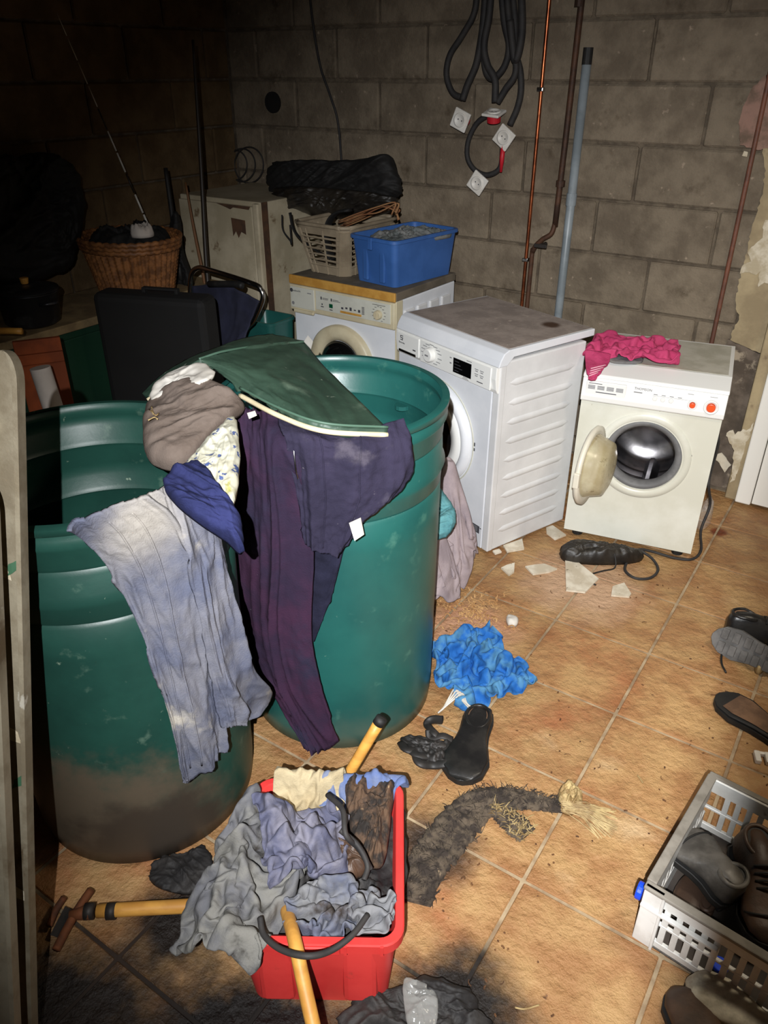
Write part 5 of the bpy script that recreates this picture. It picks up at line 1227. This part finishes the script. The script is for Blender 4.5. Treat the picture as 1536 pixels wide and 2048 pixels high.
for k in range(9):
    x0, y0 = 690+rg.uniform(-6, 10), 432+k*2
    tube_obj('strap', OY([(x0-10, y0+10), (x0+25, y0-4), (755+k*2, 420+rg.uniform(-8, 8)), (785+rg.uniform(0, 14), 408+rg.uniform(-6, 14)), (790+rg.uniform(-8, 12), 428+rg.uniform(-8, 16))], 3.0+.02*k), .007, 'brown_cloth', bw, 6, .5, res=20)

# ================================================================== left side clutter
def atx(px, py, x):
    d = ray(px, py); return C_POS+d*(x/d.x)
fc = thing('old_cabinet', 'old cream metal cabinet with rust patches in the corner', 'cabinet', (-3.16, 2.885, 0))
MB().box(0, .545, .02, .56, .0, 1.15).build('body', 'cabinet_white', fc, bevel=.006)
cd = MB().box(.008, .50, .0, .02, .04, 1.13).build('door', 'cabinet_white', fc, bevel=.006)
MB().box(.505, .54, -.006, .02, .0, 1.145).build('side_post', 'cabinet_white', fc, bevel=.006)
poly_prism('rust_patch', [Vector((.36, -.0012, 1.07)), Vector((.45, -.0012, 1.065)), Vector((.45, -.0012, 1.0)), Vector((.42, -.0012, 1.01)), Vector((.40, -.0012, .98)), Vector((.385, -.0012, 1.01)), Vector((.365, -.0012, .985))], (0, .001, 0), 'cabinet_rust', cd)
poly_prism('rust_patch', [Vector((.27, -.0012, 1.13)), Vector((.49, -.0012, 1.13)), Vector((.48, -.0012, 1.115)), Vector((.38, -.0012, 1.118)), Vector((.36, -.0012, 1.108)), Vector((.33, -.0012, 1.116))], (0, .001, 0), 'cabinet_rust', cd)
MB().box(.541, .546, .02, .06, .05, 1.15).build('rust_strip', 'cabinet_rust', fc)
bh = thing('workbench', 'low wooden bench along the dark left wall', 'bench', (-3.28, 1.1, 0))
MB().box(0, .42, 0, 1.74, .735, .77).build('bench_top', 'bench_wood', bh, bevel=.004)
for x in (.03, .37):
    for y in (.04, 1.66): MB().box(x-.03, x+.03, y-.03, y+.03, 0, .735).build('leg', 'bench_wood', bh, bevel=.004)
gb = thing('green_box', 'dark green box standing under the bench top', 'box', (-3.2, 1.5, 0))
MB().box(0, .31, 0, .75, .0, .70).build('box_body', 'green_box', gb, bevel=.008); MB().box(-.005, .318, -.005, .755, .70, .73).build('box_lid', 'green_box', gb, bevel=.004)
wk = thing('wicker_basket', 'brown wicker basket on the bench', 'basket', (-2.97, 2.40, .771), R_(-8))
na, nz = 176, 34; V = []; hW = .27
for j in range(nz+1):
    z = hW*j/nz; t = j/nz
    for i in range(na):
        a = 2*math.pi*i/na; wv = .007*math.cos(a*40)+.002*math.cos(j*math.pi)
        rx, ry = .17+.07*t+wv, .15+.06*t+wv
        V.append((rx*math.cos(a), ry*math.sin(a), z))
Fc = [(j*na+i, j*na+(i+1) % na, (j+1)*na+(i+1) % na, (j+1)*na+i) for j in range(nz) for i in range(na)]+[tuple(range(na))[::-1]]
o = MB().add(V, Fc).build('weave', 'wicker', wk, smooth=True)
for k, dz in enumerate((0, .018, .036)):
    MB().tube([((.244-.004*k)*math.cos(a), (.214-.004*k)*math.sin(a), hW-dz+.0025*math.sin(a*40+k)) for a in np.linspace(0, 2*math.pi, 180, endpoint=False)], .011, 7, closed=True).build('braided_rim', 'wicker', wk, smooth=True)
tag(heap('black_cloth', [Vector((-2.97+.20*math.cos(a), 2.40+.17*math.sin(a), .99)) for a in np.linspace(0, 2*math.pi, 8, endpoint=False)], 'bag_black', height=.10, amp=.04, freq=7, seed=55), 'black cloth heaped inside the wicker basket', 'cloth')
tag(heap('white_paper', [Vector((-2.83+.05*math.cos(a), 2.36+.05*math.sin(a), 1.06)) for a in np.linspace(0, 2*math.pi, 7, endpoint=False)], 'paper_white', height=.05, amp=.02, freq=16, seed=56, nr=10, ns=40), 'crumpled white paper on the edge of the wicker basket', 'paper')
tag(heap('dark_bag', [atx(x, y, -3.17) for x, y in ((-30, 560), (-30, 340), (40, 312), (100, 308), (150, 345), (165, 420), (150, 500), (120, 545))], 'bag_black', height=.13, normal=(1, -.4, .25), amp=.03, freq=6, seed=57, pw=4), 'big black bag heaped on the bench against the wall', 'bag')
po = thing('cooking_pot', 'dusty dark cooking pot with lid on the bench', 'pot', (-2.995, 1.86, .771))
MB().ring((0, 0, 0), [(.001, 0), (.095, 0), (.11, .012), (.122, .13), (.128, .135), (.118, .134), (.108, .02), (.001, .018)], 40, 'z').build('pot_body', 'pot', po, smooth=True)
MB().ring((0, 0, 0), [(.128, .138), (.124, .146), (.07, .158), (.001, .162)], 40, 'z').build('lid', 'pot', po, smooth=True)
MB().disc_prism((0, 0, .162), .014, .025, 'z', 14, .018).build('lid_knob', 'wood_handle', po, bevel=.003)
tube_obj('side_handle', [(.12, -.03, .10), (.155, -.025, .105), (.16, .02, .105), (.12, .03, .10)], .006, 'pot', po, 8, res=16)
pa = thing('frying_pan', 'black pan with a wooden handle hanging off the bench', 'pan', (-3.02, 1.53, .771), R_(20))
MB().ring((0, 0, 0), [(.001, 0), (.10, 0), (.125, .045), (.12, .045), (.098, .006), (.001, .005)], 36, 'z').build('pan_body', 'iron_black', pa, smooth=True)
tube_obj('handle', [(.12, 0, .04), (.20, .01, .055), (.30, .015, .06)], [.008, .013, .012], 'wood_handle', pa, 10, res=8)
rbd = thing('rust_board', 'rust brown board standing upright behind the ladder', 'board', tuple(at(72, 678, .80).xy)+(0,), R_(57))
MB().box(-.085, .085, -.012, .012, 0, .80).build('board', 'rust_board', rbd, bevel=.003)
MB().box(-.085, .085, -.03, -.012, .71, .75).build('batten', 'rust_board', rbd, bevel=.003)
rol = thing('paper_roll', 'white paper roll leaning behind the dark barrel', 'paper roll', (0, 0, 0))
MB().tube([at(80, 735, .74), at(80, 735, .74)+Vector((.10, .01, -.73))], .037, 24).build('roll', 'paper_white', rol, smooth=False)
smooth_by(bpy.data.objects['roll'])
can = thing('canister', 'dark grey canister at the near end of the bench', 'canister', (-2.92, 1.22, .771))
MB().ring((0, 0, 0), [(.001, 0), (.055, 0), (.057, .01), (.057, .15), (.05, .165), (.02, .17), (.02, .185), (.001, .186)], 28, 'z').build('can_body', 'pot', can, smooth=True)
# black suitcase
sc_ = thing('suitcase', 'tall matt black suitcase standing behind the dark barrel', 'suitcase', (-2.75, 1.98, 0), R_(20))
MB().box(0, .50, 0, .13, .02, .905).build('case_body', 'black_panel', sc_, bevel=.03, seg=3)
for x in (.05, .45): MB().disc_prism((x, .065, 0), .02, .022, 'z', 12).build('wheel', 'rubber', sc_)
MB().box(.20, .36, .06, .085, .915, .925).box(.20, .215, .06, .085, .9, .92).box(.345, .36, .06, .085, .9, .92).build('carry_handle', 'black_panel', sc_, bevel=.003)
# folding chair
ch = thing('folding_chair', 'folding chair with chrome tube frame and navy canvas back', 'chair', (-2.3, 2.45, 0))
Yc = 2.52
pth = OY([(380, 600), (382, 552), (395, 536), (420, 540), (505, 567), (522, 580), (525, 600), (508, 640), (487, 675)], Yc)
end = pth[-1]; tail = [end+Vector((-.01, -.03, -.28)), Vector((end.x-.02, end.y-.06, .012))]
un(tube_obj('tube_frame', pth+tail, .011, 'chrome', ch, 10, res=60), ch)
un(tube_obj('front_leg', [pth[0], pth[0]+Vector((.01, -.02, -.3)), Vector((pth[0].x+.02, pth[0].y-.05, .012))], .011, 'chrome', ch, 10, res=16), ch)
un(tube_obj('rear_leg', [end+Vector((-.02, -.05, -.10)), Vector((end.x+.02, end.y+.25, .012))], .011, 'chrome', ch, 10), ch)
un(tube_obj('rear_leg', [pth[0]+Vector((0, -.02, -.12)), Vector((pth[0].x+.02, pth[0].y+.25, .012))], .011, 'chrome', ch, 10), ch)
rows = [OY([(384, 572), (450, 570), (517, 602)], Yc-.005), OY([(392, 640), (450, 640), (500, 650)], Yc-.01), OY([(392, 700), (440, 705), (482, 690)], Yc-.05)]
un(sheet('canvas_back', rows, 'navy_canvas', ch, 30, 24, .006, 6, 2, 62, .001, .005), ch)
e0 = OY([(392, 705), (482, 695)], Yc-.05); v = Vector((0, .03, -.30))
un(sheet('canvas_seat', [[e0[0], (e0[0]+e0[1])/2, e0[1]], [e0[0]+v*.5, (e0[0]+e0[1])/2+v*.5-Vector((0, 0, .02)), e0[1]+v*.5], [e0[0]+v, (e0[0]+e0[1])/2+v, e0[1]+v]], 'navy_canvas', ch, 20, 20, .003, 6, 2, 63, .001, .005), ch)
un(tube_obj('armrest', OY([(418, 568), (470, 568), (485, 572)], Yc-.03), .014, 'rubber', ch, 10, res=8), ch)
tb = thing('teal_crate', 'teal plastic tub showing behind the chair', 'tub', (-2.51, 2.77, 0))
tub('shell', 'barrel_teal', tb, .16, .14, .20, .18, .66, .004, .03, .008, .014)
# rods and poles leaning in the corner
fr_ = thing('fishing_rod', 'thin white and black banded fishing rod leaning to the left', 'fishing rod')
A_, B_ = aty(366, 612, 2.66), atx(112, 22, -3.24)
N_ = 14
for k in range(N_):
    a, b_ = A_.lerp(B_, k/N_), A_.lerp(B_, (k+1)/N_-.006)
    tube_obj('rod_section', [a, b_], [.0065*(1-.75*k/N_), .0065*(1-.75*(k+1)/N_)], 'rod_dark' if k in (1, 3, 6, 9) else 'rod_white', fr_, 7)
tube_obj('grip', [A_+(A_-B_).normalized()*.55, A_], .010, 'rubber', fr_, 8)
pl = tag(tube_obj('dark_pole', [aty(432, 720, 2.60), aty(415, 560, 2.66), aty(402, 330, 2.76), aty(386, 80, 2.86)], [.010, .011, .0095, .006], 'rod_dark', None, 8, res=30), 'long black pole standing upright before the cabinet', 'pole')
tag(tube_obj('brown_stick', [aty(424, 660, 2.70), aty(408, 560, 2.76), aty(388, 460, 2.80), aty(371, 365, 2.83)], [.008, .008, .007, .005], 'stick_brown', None, 8, res=16), 'short brown stick leaning against the cabinet', 'stick')
tag(tube_obj('black_stick', [aty(362, 560, 2.66), aty(347, 450, 2.70), aty(331, 336, 2.74)], [.011, .012, .010], 'rubber', None, 8, res=12), 'short thick black stick beside the wicker basket', 'stick')
tag(heap('black_jacket', OY([(350, 425), (362, 440), (368, 500), (388, 560), (395, 620), (350, 640), (335, 560), (338, 480)], 2.72), 'bag_black', height=.06, normal=(.4, -.8, .3), amp=.02, freq=8, seed=58, pw=3), 'black jacket hanging between wicker basket and cabinet', 'jacket')
